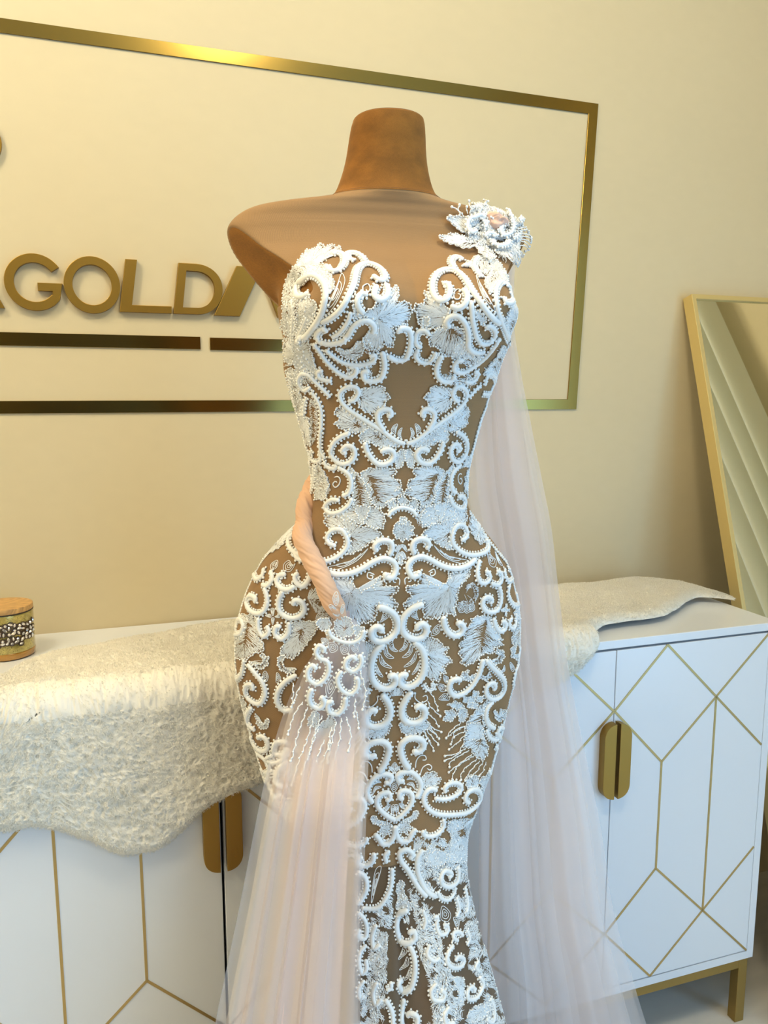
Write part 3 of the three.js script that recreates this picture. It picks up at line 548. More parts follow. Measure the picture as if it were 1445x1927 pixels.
// embroidered leaf: threads fan from a vein (list of window pixels) to the serrated outline
function L(vein, ...a) { leaf(vein, a, 1.0, true); }
function leaf(vein, a, dens, edge) {
  const out = pairs(a), vn = pairs(vein), n = out.length, B = [];
  for (let i = 0; i < n; i++) { const p = out[i], q = out[(i + 1) % n], d = Math.hypot(q[0] - p[0], q[1] - p[1]), m = Math.max(1, Math.round(d / 1.4)); for (let k = 0; k < m; k++) { const t = k / m, bow = Math.sin(t * Math.PI) * d * 0.03; B.push([lerp(p[0], q[0], t) + (q[1] - p[1]) / d * bow, lerp(p[1], q[1], t) - (q[0] - p[0]) / d * bow]); } }
  if (edge) { // serrated rim
    let area = 0; for (let i = 0; i < n; i++) { const p = out[i], q = out[(i + 1) % n]; area += p[0] * q[1] - q[0] * p[1]; }
    const sg = area > 0 ? 1 : -1, K = B.length, per = Math.max(1, Math.round(K / 9)), C = B.map(b => [...b]);
    for (let i = 0; i < K; i++) { const a = C[(i + K - 2) % K], b = C[(i + 2) % K], tx = b[0] - a[0], ty = b[1] - a[1], l = Math.hypot(tx, ty) || 1, f = (i / K * per) % 1, o = 3.4 * (f < 0.7 ? f / 0.7 : (1 - f) / 0.3) - 1.6; B[i] = [C[i][0] + sg * ty / l * o, C[i][1] - sg * tx / l * o]; }
  }
  const V2 = vn.length > 1 ? curve2(vn, 2) : vn, strands = [];
  for (let pass = 0; pass < 3; pass++) for (const b of B) {
    let best = 1e9, at = 0; V2.forEach((v, k) => { const d = Math.hypot(v[0] - b[0], v[1] - b[1]) + rr(0, 5); if (d < best) { best = d; at = k; } }); const q = V2[Math.max(0, at - Math.round(best * 0.3))];
    const t0 = pass ? rr(0.35, 0.72) : rr(0.02, 0.3), t1 = pass ? rr(0.85, 1) : rr(0.6, 1.0); if (rnd() > dens) continue;
    const j = () => rr(-1.3, 1.3), pt = t => [lerp(q[0], b[0], t) + j(), lerp(q[1], b[1], t) + j()];
    strands.push([pt(t0), pt((t0 + t1) / 2), pt(t1)]);
  }
  const map = strands.map(s => s.map(c => skinFast(c[0], c[1])));
  const rim = edge ? curve2(B.filter((_, i) => i % 2 === 0), 2.4, true).map(c => skinFast(c[0], c[1])) : [];
  const w = 0.00024, h = strands.map(() => rr(0.0006, 0.0016));
  for (const m of MIRROR ? [0, 1] : [0]) {
    const pos = [], idx = [], f = m ? flip : q => q;
    map.forEach((s, i) => { const q = s.map(f); if (q[0].p.distanceTo(q[2].p) > 0.05) return; ribbon(pos, idx, q.map(e => lifted(e, 0.0016 + LIFT + h[i] * 0.6)), q.map(e => e.n), w, 0.0003); });
    const R = rim.map(f);
    for (let i = 0; i < R.length; i++) { const A = R[i], C = R[(i + 1) % R.length]; if (A.p.distanceTo(C.p) > 0.02) continue; ribbon(pos, idx, [lifted(A, 0.0018 + LIFT), lifted(C, 0.0018 + LIFT)], [A.n, C.n], 0.0005, 0.0007); if (i % 2 === 0) bead(lifted(A, 0.0028 + LIFT), rr(0.0010, 0.00135)); }
    finish('embroidered_leaf', pos, idx);
  }
}
// densely stitched patch with sequins
function F(dens, ...a) {
  const P = pairs(a); let x0 = 1e9, x1 = -1e9, y0 = 1e9, y1 = -1e9; P.forEach(p => { x0 = Math.min(x0, p[0]); x1 = Math.max(x1, p[0]); y0 = Math.min(y0, p[1]); y1 = Math.max(y1, p[1]); });
  const N = Math.round((x1 - x0) * (y1 - y0) * 0.27 * dens), st = [];
  for (let i = 0; i < N; i++) {
    const c = [rr(x0, x1), rr(y0, y1)]; if (!inPoly(c, P)) continue; if (noise(c[0] / 16, c[1] / 16, 4.4) < -0.28) continue;
    const an = 2.6 * noise(c[0] / 26, c[1] / 26, 1.7) + 1.2 + rr(-0.5, 0.5), l = rr(2.5, 5.5), dx = Math.cos(an) * l, dy = Math.sin(an) * l;
    st.push([[c[0] - dx, c[1] - dy], [c[0] + rr(-0.6, 0.6), c[1]], [c[0] + dx, c[1] + dy]].map(q => skinFast(q[0], q[1])));
  }
  const pos = [], idx = []; st.forEach(q => { if (q[0].p.distanceTo(q[2].p) > 0.025) return; const h = rr(0.0012, 0.003); ribbon(pos, idx, q.map(e => lifted(e, h + LIFT)), q.map(e => e.n), 0.0003, 0.0003); if (rnd() < 0.05) bead(lifted(q[1], 0.0026 + LIFT), rr(0.001, 0.0015)); });
  finish('stitched_patch', pos, idx).userData.kind = 'stuff';
}
// slender outlined petal with inner lines
function O(...a) {
  const out = curve2(pairs(a), 2, true), c = [0, 0]; out.forEach(p => { c[0] += p[0] / out.length; c[1] += p[1] / out.length; });
  const loops = [1, 0.62, 0.28].map(s => out.map(p => skinFast(lerp(c[0], p[0], s), lerp(c[1], p[1], s))));
  for (const m of MIRROR ? [0, 1] : [0]) {
    const pos = [], idx = []; loops.forEach(l => { const q = l.map(m ? flip : e => e); q.push(q[0]); ribbon(pos, idx, q.map(e => lifted(e, 0.0018 + LIFT)), q.map(e => e.n), 0.00045, 0.0006); });
    finish('thread_petal', pos, idx);
  }
}
// thin stitched curl
function T(...a) {
  const q0 = curve2(pairs(a), 2).map(p => skinFast(p[0], p[1]));
  for (const m of MIRROR ? [0, 1] : [0]) part('thread_curl', tube(m ? q0.map(flip) : q0, 0.0008, 0.0018 + LIFT, 5, 0), M.thread, gown);
}
// beaded strand ending in a drop bead
function D(...a) {
  const q0 = curve2(pairs(a), 2).map((p, i) => { const e = skinFast(p[0] + 0.9 * Math.sin(i * 0.8), p[1]); if (HANG) e.p.addScaledVector(e.n, 0.034 * smooth(1300, 1500, p[1])); return e; });
  for (const m of MIRROR ? [0, 1] : [0]) {
    const q = m ? q0.map(flip) : q0; part('beaded_strand', tube(q, 0.00075, 0.0018 + LIFT, 5, 0), M.thread, gown);
    q.forEach((e, i) => { if (i % 5 === 3) bead(lifted(e, 0.0024 + LIFT).add(V(rr(-1, 1) * 0.001, 0, 0)), 0.0012); }); bead(lifted(q[q.length - 1], 0.0026 + LIFT), 0.0019);
  }
}
function disc(cx, cy, r, ser = 0.12) { const a = []; for (let i = 0; i < 18; i++) { const t = i / 18 * 6.283, q = r * (1 + (i % 2 ? ser : -ser)); a.push(cx + Math.cos(t) * q, cy + Math.sin(t) * q); } L([cx, cy], ...a); }

// bust, the side with the shoulder spray
win(750, 460, 5.78, false);
S(62, 470, 455, 530, 455, 560, 530, 520, 610, 440, 620, 380, 550, 370, 440, 420, 340, 510, 300, 610, 310, 700, 380, 770, 490, 840, 590, 920, 690, 1000, 780, 1085, 850);
S(62, 690, 505, 742, 570, 720, 650, 640, 692, 560, 665);
S(55, 605, 285, 566, 220, 590, 165, 650, 165, 690, 195);
S(50, 690, 245, 740, 255, 780, 215);
S(46, 905, 380, 845, 315, 815, 235, 850, 168, 930, 160, 985, 215);
S(48, 1120, 580, 1150, 640, 1210, 635, 1232, 560, 1185, 475, 1105, 430, 1052, 500, 1045, 600, 1065, 720, 1100, 820, 1140, 920, 1170, 1020, 1180, 1080);
S(60, 560, 900, 520, 840, 560, 780, 640, 770, 700, 820, 740, 900, 752, 1000, 748, 1080, 790, 1140, 860, 1160, 930, 1140);
S(55, 780, 620, 790, 720, 800, 820, 820, 920, 842, 1000, 890, 1060, 960, 1060, 1020, 1000, 1030, 920, 980, 870, 920, 890);
S(52, 345, 985, 290, 930, 220, 940, 182, 1010, 200, 1080, 255, 1110);
S(52, 215, 1120, 182, 1190, 230, 1260, 310, 1270, 370, 1220, 405, 1150);
S(58, 470, 1180, 425, 1260, 402, 1350, 420, 1430, 485, 1480, 560, 1470, 600, 1410);
S(55, 700, 1245, 640, 1245, 598, 1290, 600, 1360, 680, 1385, 760, 1340, 850, 1280, 940, 1200, 1020, 1100, 1090, 1000);
L([560, 770, 480, 740], 280, 520, 330, 560, 400, 620, 500, 670, 560, 710, 540, 790, 500, 880, 400, 905, 330, 905, 260, 900, 215, 840, 190, 760, 150, 690, 165, 655, 270, 660, 300, 600);
L([540, 880, 640, 980, 720, 1060], 340, 1000, 400, 930, 520, 890, 690, 900, 740, 960, 750, 1080, 830, 1240, 720, 1200, 640, 1260, 560, 1200, 480, 1180, 420, 1100, 330, 1080);
L([880, 800], 820, 700, 880, 730, 945, 790, 905, 870, 850, 780);
L([1210, 800, 1200, 1000], 1240, 480, 1290, 560, 1320, 680, 1300, 850, 1280, 1000, 1230, 1130, 1190, 1180, 1180, 980, 1160, 800, 1230, 650);
L([1050, 300, 1000, 470], 1000, 170, 1080, 210, 1150, 320, 1200, 420, 1100, 400, 1030, 470, 990, 560, 930, 420, 990, 330);
L([920, 280], 870, 210, 930, 190, 975, 260, 960, 340, 900, 330);
O(840, 350, 880, 430, 960, 570, 1040, 720, 1000, 700, 920, 590, 870, 470);
L([1090, 1220, 1000, 1380], 1120, 1080, 1060, 1200, 960, 1320, 900, 1400, 980, 1445, 1080, 1400, 1130, 1300, 1180, 1160);
T(700, 520, 640, 500, 600, 545, 610, 600, 660, 600, 670, 560, 640, 548);
disc(660, 1120, 60); disc(300, 830, 45);
// bust, the bare-shoulder side
win(520, 450, 5.352, false);
S(60, 350, 545, 300, 592, 232, 590, 218, 520, 260, 430, 340, 392, 430, 412, 490, 480, 512, 560, 500, 650, 460, 760, 390, 870, 300, 980, 220, 1030);
S(54, 500, 290, 540, 340, 620, 340, 680, 270, 680, 190, 620, 160, 560, 180); S(50, 790, 240, 722, 220, 712, 170, 790, 160, 860, 200, 892, 245);
S(56, 460, 830, 560, 780, 660, 690, 730, 580, 780, 470, 800, 370, 832, 300, 900, 270, 990, 290, 1060, 340, 1088, 410, 1050, 440, 1000, 420, 965, 392);
S(56, 1085, 470, 1112, 520, 1100, 590, 1030, 622, 980, 590, 988, 520, 1010, 490); S(54, 920, 580, 850, 570, 812, 622, 830, 690, 880, 740);
S(56, 960, 940, 980, 880, 930, 812, 850, 812, 780, 860, 740, 930, 690, 1000, 600, 1032, 500, 1032, 430, 1000, 428, 930, 480, 888, 530, 920);
S(44, 750, 720, 730, 800, 690, 870, 640, 930, 560, 980);
S(56, 1110, 1150, 1200, 1202, 1290, 1190, 1332, 1100, 1340, 980, 1310, 900, 1240, 890, 1200, 940);
S(56, 1060, 1110, 1082, 1200, 1082, 1300, 1050, 1390, 970, 1420, 890, 1400, 880, 1330, 940, 1310);
S(50, 380, 1030, 440, 1110, 500, 1200, 570, 1280, 650, 1350, 740, 1380, 800, 1340, 800, 1272, 730, 1270);
S(48, 500, 1090, 590, 1170, 690, 1230, 800, 1250, 900, 1240, 980, 1200, 990, 1150, 930, 1160); S(48, 570, 1420, 500, 1410, 440, 1380, 430, 1330, 480, 1310);
L([300, 280, 150, 550, 140, 850], 450, 60, 490, 110, 560, 70, 600, 110, 650, 90, 640, 160, 540, 160, 460, 240, 480, 330, 560, 400, 590, 480, 550, 560, 520, 470, 440, 390, 340, 370, 240, 420, 210, 520, 210, 600, 200, 720, 210, 850, 180, 990, 110, 960, 65, 880, 90, 760, 85, 600, 110, 450, 150, 350, 220, 250, 310, 130, 380, 120);
L([320, 750], 230, 620, 330, 600, 420, 650, 400, 760, 300, 900, 220, 980, 230, 800);
L([200, 1150], 100, 1000, 220, 1040, 330, 1010, 350, 1100, 400, 1280, 440, 1340, 300, 1330, 180, 1250, 105, 1230, 95, 1120);
L([1020, 790, 1060, 900], 1200, 480, 1220, 560, 1190, 640, 1310, 640, 1350, 700, 1300, 840, 1210, 870, 1150, 870, 1180, 960, 1160, 1080, 1080, 1040, 1000, 1100, 900, 1080, 870, 1000, 960, 900, 990, 840, 930, 790, 870, 740, 960, 690, 1100, 620);
O(660, 360, 690, 420, 640, 580, 540, 730, 490, 760, 560, 600, 620, 460);
leaf([740, 1140], [600, 1080, 700, 1110, 790, 1080, 820, 1010, 880, 1030, 870, 1130, 790, 1200, 680, 1170], 0.7, true);
T(870, 540, 870, 490, 920, 465, 940, 520, 910, 550, 900, 515);
S(34, 170, 620, 190, 760, 180, 900, 170, 1000); S(34, 320, 780, 280, 880, 230, 980); L([820, 720], 770, 650, 850, 700, 880, 760, 790, 790);
win(530, 690, 5.78, false);
S(48, 330, 212, 262, 252, 215, 200, 200, 130, 240, 72, 300, 82, 370, 150, 450, 230, 540, 330); S(44, 330, 262, 400, 360, 440, 480, 442, 640, 432, 800, 442, 920, 490, 1000);
S(36, 285, 320, 262, 420, 255, 520, 225, 500); S(40, 350, 900, 335, 980, 380, 1032, 440, 1010, 422, 920); S(48, 470, 1020, 520, 1090, 590, 1102, 612, 1060);
L([150, 200, 240, 600], 65, 30, 130, 10, 190, 60, 200, 250, 240, 400, 250, 540, 310, 560, 330, 800, 330, 860, 270, 830, 220, 690, 190, 520, 140, 400, 110, 250);
leaf([345, 400, 360, 800], [330, 330, 390, 400, 410, 700, 350, 840, 330, 560, 310, 400], 0.5, false);
S(38, 370, 1060, 372, 1200, 350, 1330, 320, 1400); L([410, 1100, 430, 1400], 400, 1060, 450, 1100, 500, 1200, 530, 1310, 500, 1330, 490, 1440, 380, 1440, 390, 1280); L([335, 1200], 335, 1080, 365, 1065, 350, 1300, 315, 1380, 305, 1220);
S(24, 95, 60, 120, 230, 150, 400, 195, 540, 225, 700, 275, 850, 320, 960, 318, 1100, 310, 1300);
win(520, 450, 5.352, false);
F(0.9, 330, 130, 540, 150, 470, 260, 560, 400, 590, 480, 540, 540, 440, 390, 340, 360, 230, 420, 200, 560, 190, 720, 210, 990, 110, 960, 65, 880, 90, 740, 85, 600, 110, 450, 150, 350, 220, 250);
F(0.7, 90, 990, 330, 1010, 400, 1250, 440, 1400, 300, 1445, 130, 1445, 100, 1200);
win(750, 460, 5.78, false);
F(0.9, 1240, 480, 1290, 560, 1320, 680, 1310, 850, 1285, 1000, 1235, 1130, 1190, 1180, 1170, 980, 1150, 800, 1230, 650);
F(0.9, 980, 160, 1080, 210, 1150, 320, 1210, 430, 1240, 500, 1100, 400, 1020, 480, 980, 570, 920, 400, 990, 330);
F(0.8, 1110, 1090, 1050, 1220, 930, 1350, 980, 1445, 1080, 1400, 1130, 1300, 1185, 1160);
// under bust and waist
win(730, 690, 5.78);
S(52, 770, 370, 720, 360, 690, 280, 720, 220, 790, 210, 840, 270, 820, 370, 760, 450, 680, 520, 600, 580, 530, 630, 440, 690, 350, 760, 270, 810, 190, 835);
S(60, 405, 540, 362, 520, 380, 470, 440, 460, 490, 500, 490, 570, 460, 640, 415, 700);
S(55, 720, 920, 760, 900, 740, 840, 690, 850, 660, 930, 690, 1010, 750, 1030, 810, 970, 840, 880, 830, 800, 790, 740, 720, 700);
S(60, 440, 920, 390, 890, 330, 900, 300, 960, 340, 1030, 430, 1050, 500, 1000, 560, 900, 590, 800);
L([690, 330, 560, 360], 460, 210, 560, 210, 670, 240, 690, 330, 660, 440, 580, 500, 510, 520, 480, 480, 430, 460, 440, 400, 400, 350, 380, 320, 450, 270);
L([640, 640, 760, 560], 860, 450, 850, 520, 810, 540, 850, 610, 790, 660, 730, 700, 620, 700, 560, 650, 700, 545, 800, 430);
L([430, 780, 560, 700], 250, 850, 400, 770, 560, 650, 640, 720, 640, 790, 560, 800, 440, 860, 330, 870);
O(290, 620, 330, 640, 350, 690, 310, 730, 300, 680); O(240, 660, 270, 690, 280, 730, 235, 790, 250, 730);
L([230, 990], 175, 900, 250, 900, 300, 1000, 250, 1110, 200, 1060);
T(792, 1170, 770, 1160, 750, 1190, 755, 1250, 775, 1275, 792, 1240, 778, 1210, 766, 1225);
win(730, 690, 5.78, false);
S(40, 1000, 185, 930, 250, 860, 335);
S(42, 1010, 290, 1090, 290, 1140, 210, 1140, 110, 1090, 70, 1050, 120, 1040, 200);
S(36, 1085, 320, 1040, 450, 990, 580, 950, 720, 910, 880, 870, 1000);
S(50, 820, 150, 880, 160, 940, 120, 960, 60, 920, 40);
L([860, 1030], 840, 960, 900, 1000, 880, 1080, 810, 1080);
L([850, 1250], 860, 1110, 868, 1250, 850, 1400, 815, 1340, 825, 1200);
S(24, 1200, 20, 1165, 180, 1110, 330, 1060, 480, 1010, 640, 960, 800, 915, 960, 895, 1060, 862, 1150, 862, 1300, 850, 1430);
win(730, 690, 5.78);
F(0.6, 250, 860, 400, 770, 560, 650, 640, 720, 640, 790, 560, 800, 440, 860, 330, 880); F(0.6, 620, 640, 860, 450, 850, 620, 730, 710);
F(0.7, 840, 960, 905, 1000, 880, 1085, 800, 1090); F(0.6, 680, 180, 560, 110, 700, 60, 860, 60, 960, 160, 860, 240);
win(740, 900, 5.558);
F(0.6, 290, 250, 700, 330, 760, 440, 600, 480, 380, 510, 260, 470, 200, 380);
win(530, 690, 5.78, false);
F(0.8, 65, 30, 190, 60, 215, 230, 250, 400, 255, 560, 320, 700, 330, 860, 270, 830, 220, 690, 190, 520, 140, 400, 110, 250); F(0.8, 400, 1060, 450, 1100, 500, 1200, 530, 1310, 490, 1440, 380, 1440, 385, 1280);
win(750, 460, 5.78, false);
F(0.6, 560, 1290, 700, 1180, 860, 1200, 930, 1160, 860, 1280, 740, 1345, 620, 1370);
win(520, 450, 5.352, false);
F(0.6, 230, 620, 420, 650, 400, 760, 300, 900, 220, 980, 220, 800); F(0.6, 880, 1000, 1060, 1020, 1060, 1110, 980, 1150, 900, 1130); F(0.6, 690, 1240, 800, 1250, 980, 1210, 960, 1400, 880, 1330, 740, 1380);
win(0, 0, 1);
L([822, 890, 808, 925, 800, 945], 775, 884, 786, 879, 803, 880, 823, 878, 834, 887, 827, 905, 820, 925, 812, 940, 806, 950, 795, 953, 786, 938, 772, 936, 760, 926, 764, 919, 777, 923, 765, 912, 767, 905, 783, 898);
L([839, 890, 832, 930, 828, 968], 851, 874, 850, 890, 843, 915, 841, 940, 836, 955, 828, 980, 818, 963, 815, 945, 818, 930, 816, 915, 826, 904, 835, 892);
// upper hip
win(740, 900, 5.558);
S(50, 690, -150, 610, -70, 585, 20, 600, 120, 645, 150);
S(50, 570, 170, 590, 240, 650, 310, 710, 320, 732, 240, 700, 182, 650, 190);
S(52, 690, 650, 742, 620, 752, 560, 710, 490, 650, 490, 610, 560, 600, 650, 640, 720, 720, 780, 820, 803, 900, 790, 970, 750, 972, 690, 945, 640);
S(60, 330, 740, 362, 690, 340, 642, 280, 622, 212, 650, 190, 720, 220, 790);
S(64, 250, 960, 258, 1005, 195, 1025, 150, 960, 152, 895, 195, 840, 280, 812, 370, 842, 470, 902, 580, 940, 690, 940, 780, 902, 845, 840);
L([575, 560, 580, 680], 290, 580, 400, 480, 520, 470, 560, 400, 640, 340, 740, 330, 750, 450, 620, 480, 585, 560, 580, 700, 600, 750, 500, 710, 400, 640);
L([500, 350, 400, 420], 430, 270, 560, 250, 700, 330, 560, 430, 440, 450, 380, 500, 300, 500, 280, 400, 330, 300);
O(420, 700, 480, 760, 560, 810, 680, 840, 770, 860, 720, 890, 600, 860, 500, 800);
L([225, 330], 160, 290, 170, 230, 220, 210, 252, 250, 235, 330, 200, 330);
O(80, 690, 120, 700, 140, 765, 110, 740); O(85, 760, 115, 785, 132, 850, 95, 820);
L([580, 1130, 500, 1200], 310, 990, 340, 1040, 370, 1080, 360, 1120, 390, 1090, 480, 1130, 540, 1090, 590, 1030, 570, 1000, 700, 980, 790, 960, 780, 1020, 700, 1100, 660, 1180, 650, 1290, 620, 1360, 645, 1430, 560, 1400, 540, 1440, 480, 1410, 470, 1470, 430, 1440, 400, 1460, 320, 1450, 300, 1340, 330, 1290, 220, 1300, 100, 1330, 110, 1290, 200, 1220, 140, 1170, 120, 1130, 250, 1110, 280, 1030);
T(360, 980, 420, 950, 430, 1000, 390, 1020, 380, 990, 410, 980); T(120, 1110, 118, 1050, 160, 1030, 180, 1070, 150, 1080);
leaf([800, 1110, 860, 1180, 800, 1290, 700, 1290], [740, 1200, 750, 1120, 820, 1080, 880, 1130, 880, 1220, 830, 1310, 740, 1330, 660, 1300, 700, 1270, 780, 1280, 840, 1230, 830, 1140, 780, 1130, 760, 1160], 0.5, false);
O(660, 1320, 720, 1330, 730, 1390, 690, 1400); O(730, 1335, 790, 1330, 790, 1390, 750, 1405); O(790, 1325, 830, 1310, 840, 1370, 800, 1390);
win(740, 900, 5.558, false);
S(46, -62, 400, -5, 330, 85, 300, 185, 330, 240, 395);
L([100, 230], 60, 270, 48, 205, 98, 178, 142, 220, 125, 275); L([-20, 280], -10, 310, -60, 290, -60, 240, -10, 230, 15, 280);
disc(100, 540, 105, 0.1); disc(95, 440, 40);
L([65, 840], 70, 790, 95, 850, 78, 915, 48, 860); O(55, 690, 30, 720, 15, 765, 50, 740); O(55, 760, 30, 790, 12, 850, 50, 815);
// hip
win(740, 1130, 5.558);
S(78, 310, 20, 220, 52, 130, 122, 82, 220, 92, 310, 150, 370, 240, 390, 318, 350, 338, 270, 290, 230, 242, 262, 258, 300);
S(78, 200, 410, 270, 470, 310, 560, 318, 670, 290, 780, 230, 850, 150, 888, 82, 868, 52, 810, 90, 762, 150, 772);
S(78, 190, 930, 122, 1020, 82, 1120, 92, 1210, 150, 1260, 240, 1260, 308, 1210, 318, 1125, 262, 1085, 212, 1120);
S(70, 510, 150, 520, 240, 560, 320, 630, 360, 698, 330, 718, 262, 680, 224, 640, 245);
S(32, 305, 860, 350, 925, 410, 920, 422, 870, 380, 858);
L([350, 560, 370, 720], 280, 410, 400, 380, 480, 420, 510, 470, 570, 490, 530, 560, 610, 620, 560, 660, 500, 690, 550, 740, 480, 760, 480, 830, 400, 820, 340, 780, 350, 640, 330, 500);
O(120, 420, 150, 450, 110, 510, 55, 525, 95, 480); O(180, 430, 195, 520, 150, 580, 90, 590, 150, 530); O(240, 520, 225, 620, 170, 670, 105, 690, 180, 620); O(272, 620, 262, 700, 230, 745, 190, 770, 230, 700); O(180, 150, 230, 100, 250, 170, 262, 195, 220, 180);
O(490, 240, 430, 270, 390, 360, 460, 340, 490, 290);
D(350, 930, 400, 980, 430, 1050, 462, 1140); D(350, 1040, 380, 1100, 430, 1150, 480, 1200); D(350, 1180, 400, 1210, 440, 1260, 465, 1305); D(350, 1330, 420, 1380, 472, 1435); D(310, 1350, 340, 1400, 365, 1460); D(700, 1270, 600, 1350, 545, 1430); D(760, 1300, 640, 1350, 618, 1420); D(330, 1240, 400, 1320, 490, 1365);
L([220, 1320], 60, 1265, 160, 1300, 280, 1290, 350, 1260, 385, 1310, 300, 1360, 130, 1400, 70, 1340);
T(230, 950, 222, 1010, 280, 1060, 350, 1030, 340, 985, 300, 1000);
O(520, 780, 570, 800, 550, 860, 525, 830); O(460, 870, 530, 880, 535, 940, 490, 940); O(470, 1025, 500, 985, 540, 965, 580, 1030);
O(0, 960, 40, 905, 60, 930, 45, 980); O(20, 980, 70, 920, 100, 970, 60, 985);
win(740, 900, 5.558, false);
S(52, 890, 850, 870, 920, 862, 1000, 890, 1078, 950, 1088, 992, 1040, 975, 985, 940, 970);
S(52, 1060, 970, 1102, 990, 1112, 1060, 1072, 1110, 1000, 1090);
S(58, 1080, 1120, 1102, 1200, 1100, 1300, 1060, 1378, 980, 1392, 920, 1340, 922, 1260, 970, 1232, 1012, 1262, 990, 1310);
S(44, 1200, 1100, 1182, 1180, 1200, 1270, 1255, 1335, 1310, 1310, 1312, 1225, 1280, 1190);
S(40, 1145, 940, 1152, 1020, 1190, 1078, 1230, 1050, 1230, 980, 1180, 950);
L([880, 570], 790, 400, 860, 470, 940, 590, 970, 660, 900, 690, 820, 600, 780, 500);
O(975, 760, 1020, 820, 1060, 860, 1050, 930, 1000, 910); O(1050, 770, 1100, 860, 1130, 920, 1090, 890);
L([1165, 1370], 1100, 1370, 1150, 1360, 1160, 1310, 1170, 1360, 1200, 1375, 1170, 1390, 1165, 1440, 1150, 1390);
L([1330, 1420], 1250, 1380, 1390, 1360, 1370, 1460, 1260, 1480);
S(22, 780, 360, 870, 480, 970, 640, 1090, 790, 1190, 920, 1260, 1080, 1330, 1230, 1370, 1380);
win(740, 1130, 5.558, false);
S(66, 920, 600, 900, 700, 860, 800, 790, 900, 700, 968, 622, 978, 572, 910, 592, 832, 655, 805, 700, 832);
S(60, 950, 610, 1010, 680, 1080, 750, 1138, 830, 1140, 930, 1082, 1008, 1000, 1018, 952, 950, 972, 872, 1030, 852, 1048, 895, 1020, 930);
S(60, 1030, 1040, 970, 1110, 952, 1210, 980, 1290, 1045, 1330);
S(58, 1100, 1440, 1070, 1380, 1100, 1322, 1150, 1350, 1162, 1430, 1130, 1500);
S(56, 1030, 170, 1050, 260, 1100, 318, 1150, 290, 1150, 222, 1110, 210);
S(46, 1262, 130, 1262, 220, 1240, 290, 1200, 270, 1200, 202, 1230, 180);
S(42, 1330, 480, 1330, 580, 1280, 680, 1250, 780, 1242, 880, 1290, 930, 1330, 880, 1330, 792, 1290, 770);
S(44, 1250, 1250, 1208, 1330, 1230, 1405); S(36, 1330, 980, 1312, 1100, 1300, 1190);
L([960, 200, 930, 380, 900, 560], 960, 160, 1000, 170, 1010, 250, 1060, 330, 1130, 410, 1070, 400, 1130, 460, 1040, 490, 1030, 550, 960, 540, 910, 560, 860, 620, 760, 670, 690, 650, 720, 590, 670, 560, 700, 490, 670, 450, 720, 420, 740, 360, 740, 310, 820, 220, 800, 190, 880, 155);
leaf([1120, 560, 1060, 640], [1050, 550, 1080, 500, 1140, 530, 1145, 600, 1080, 660, 980, 640, 1060, 610, 1100, 570, 1080, 530], 0.7, true);
leaf([760, 800], [700, 790, 720, 740, 780, 720, 760, 770, 790, 800, 850, 760, 820, 820, 740, 830], 0.7, true);
leaf([960, 800], [920, 770, 950, 800, 1000, 740, 1010, 780, 960, 830, 910, 810], 0.7, true);
leaf([1240, 560], [1220, 480, 1280, 470, 1250, 520, 1270, 590, 1330, 560, 1280, 620, 1220, 580], 0.7, true);
leaf([1220, 1180], [1200, 1200, 1220, 1090, 1240, 1150, 1280, 1100, 1270, 1180, 1210, 1210], 0.7, true);
leaf([1090, 1220], [1050, 1130, 1080, 1200, 1130, 1180, 1110, 1130, 1160, 1140, 1150, 1230, 1080, 1260, 1040, 1180], 0.7, true);
O(1210, 640, 1250, 690, 1240, 740, 1215, 710); O(1150, 670, 1155, 730, 1110, 750, 1135, 710);
for (const [x, y] of [[850, 970], [892, 1022], [815, 1030], [752, 1030], [842, 1092], [795, 1085]]) disc(x, y, 33, 0.06);
L([650, 1100], 730, 1085, 640, 1040, 560, 1080, 620, 1110, 650, 1140, 720, 1115); L([600, 1190], 650, 1160, 600, 1130, 530, 1150, 540, 1200, 500, 1240, 590, 1260, 640, 1210); L([710, 1180], 670, 1150, 730, 1110, 770, 1180, 740, 1240, 690, 1270, 670, 1200);
L([930, 1180, 900, 1380], 980, 1050, 940, 1100, 920, 1200, 930, 1300, 935, 1440, 750, 1440, 740, 1350, 770, 1250, 860, 1140, 920, 1080);
L([1350, 250, 1370, 450], 1270, 100, 1390, 90, 1410, 250, 1410, 400, 1400, 560, 1330, 560, 1300, 460, 1220, 440, 1240, 330, 1290, 280);
L([1300, 1050], 1230, 980, 1340, 960, 1340, 1100, 1310, 1180, 1270, 1060); L([1370, 680], 1400, 600, 1390, 740, 1360, 860, 1350, 720);
S(22, 1330, 60, 1400, 200, 1412, 380, 1400, 560, 1395, 740, 1370, 900, 1345, 1080, 1310, 1240, 1260, 1400);
// hip, the sash side
win(430, 900, 4.25, false);
S(42, 645, 622, 560, 610, 502, 560, 492, 500, 530, 452); L([400, 540], 500, 372, 555, 372, 480, 470, 430, 550, 300, 620, 260, 660, 190, 740, 215, 690, 290, 590, 400, 480);
S(40, 300, 720, 282, 790, 240, 812, 215, 770); S(42, 350, 740, 362, 810, 322, 860, 280, 850); S(44, 300, 870, 322, 950, 312, 1030, 260, 1080, 190, 1060, 160, 992, 190, 942, 232, 960, 222, 1000);
S(46, 620, 640, 662, 710, 652, 800, 600, 860, 550, 832, 542, 782, 572, 760); S(46, 472, 770, 420, 780, 400, 832, 440, 880, 500, 882, 540, 855);
S(46, 450, 890, 412, 970, 420, 1060, 490, 1110, 570, 1100, 612, 1040, 592, 980, 540, 968, 520, 1012); S(44, 490, 1140, 482, 1230, 430, 1280, 380, 1240, 392, 1182, 432, 1180); S(42, 250, 1110, 252, 1200, 290, 1262, 332, 1220, 312, 1172);
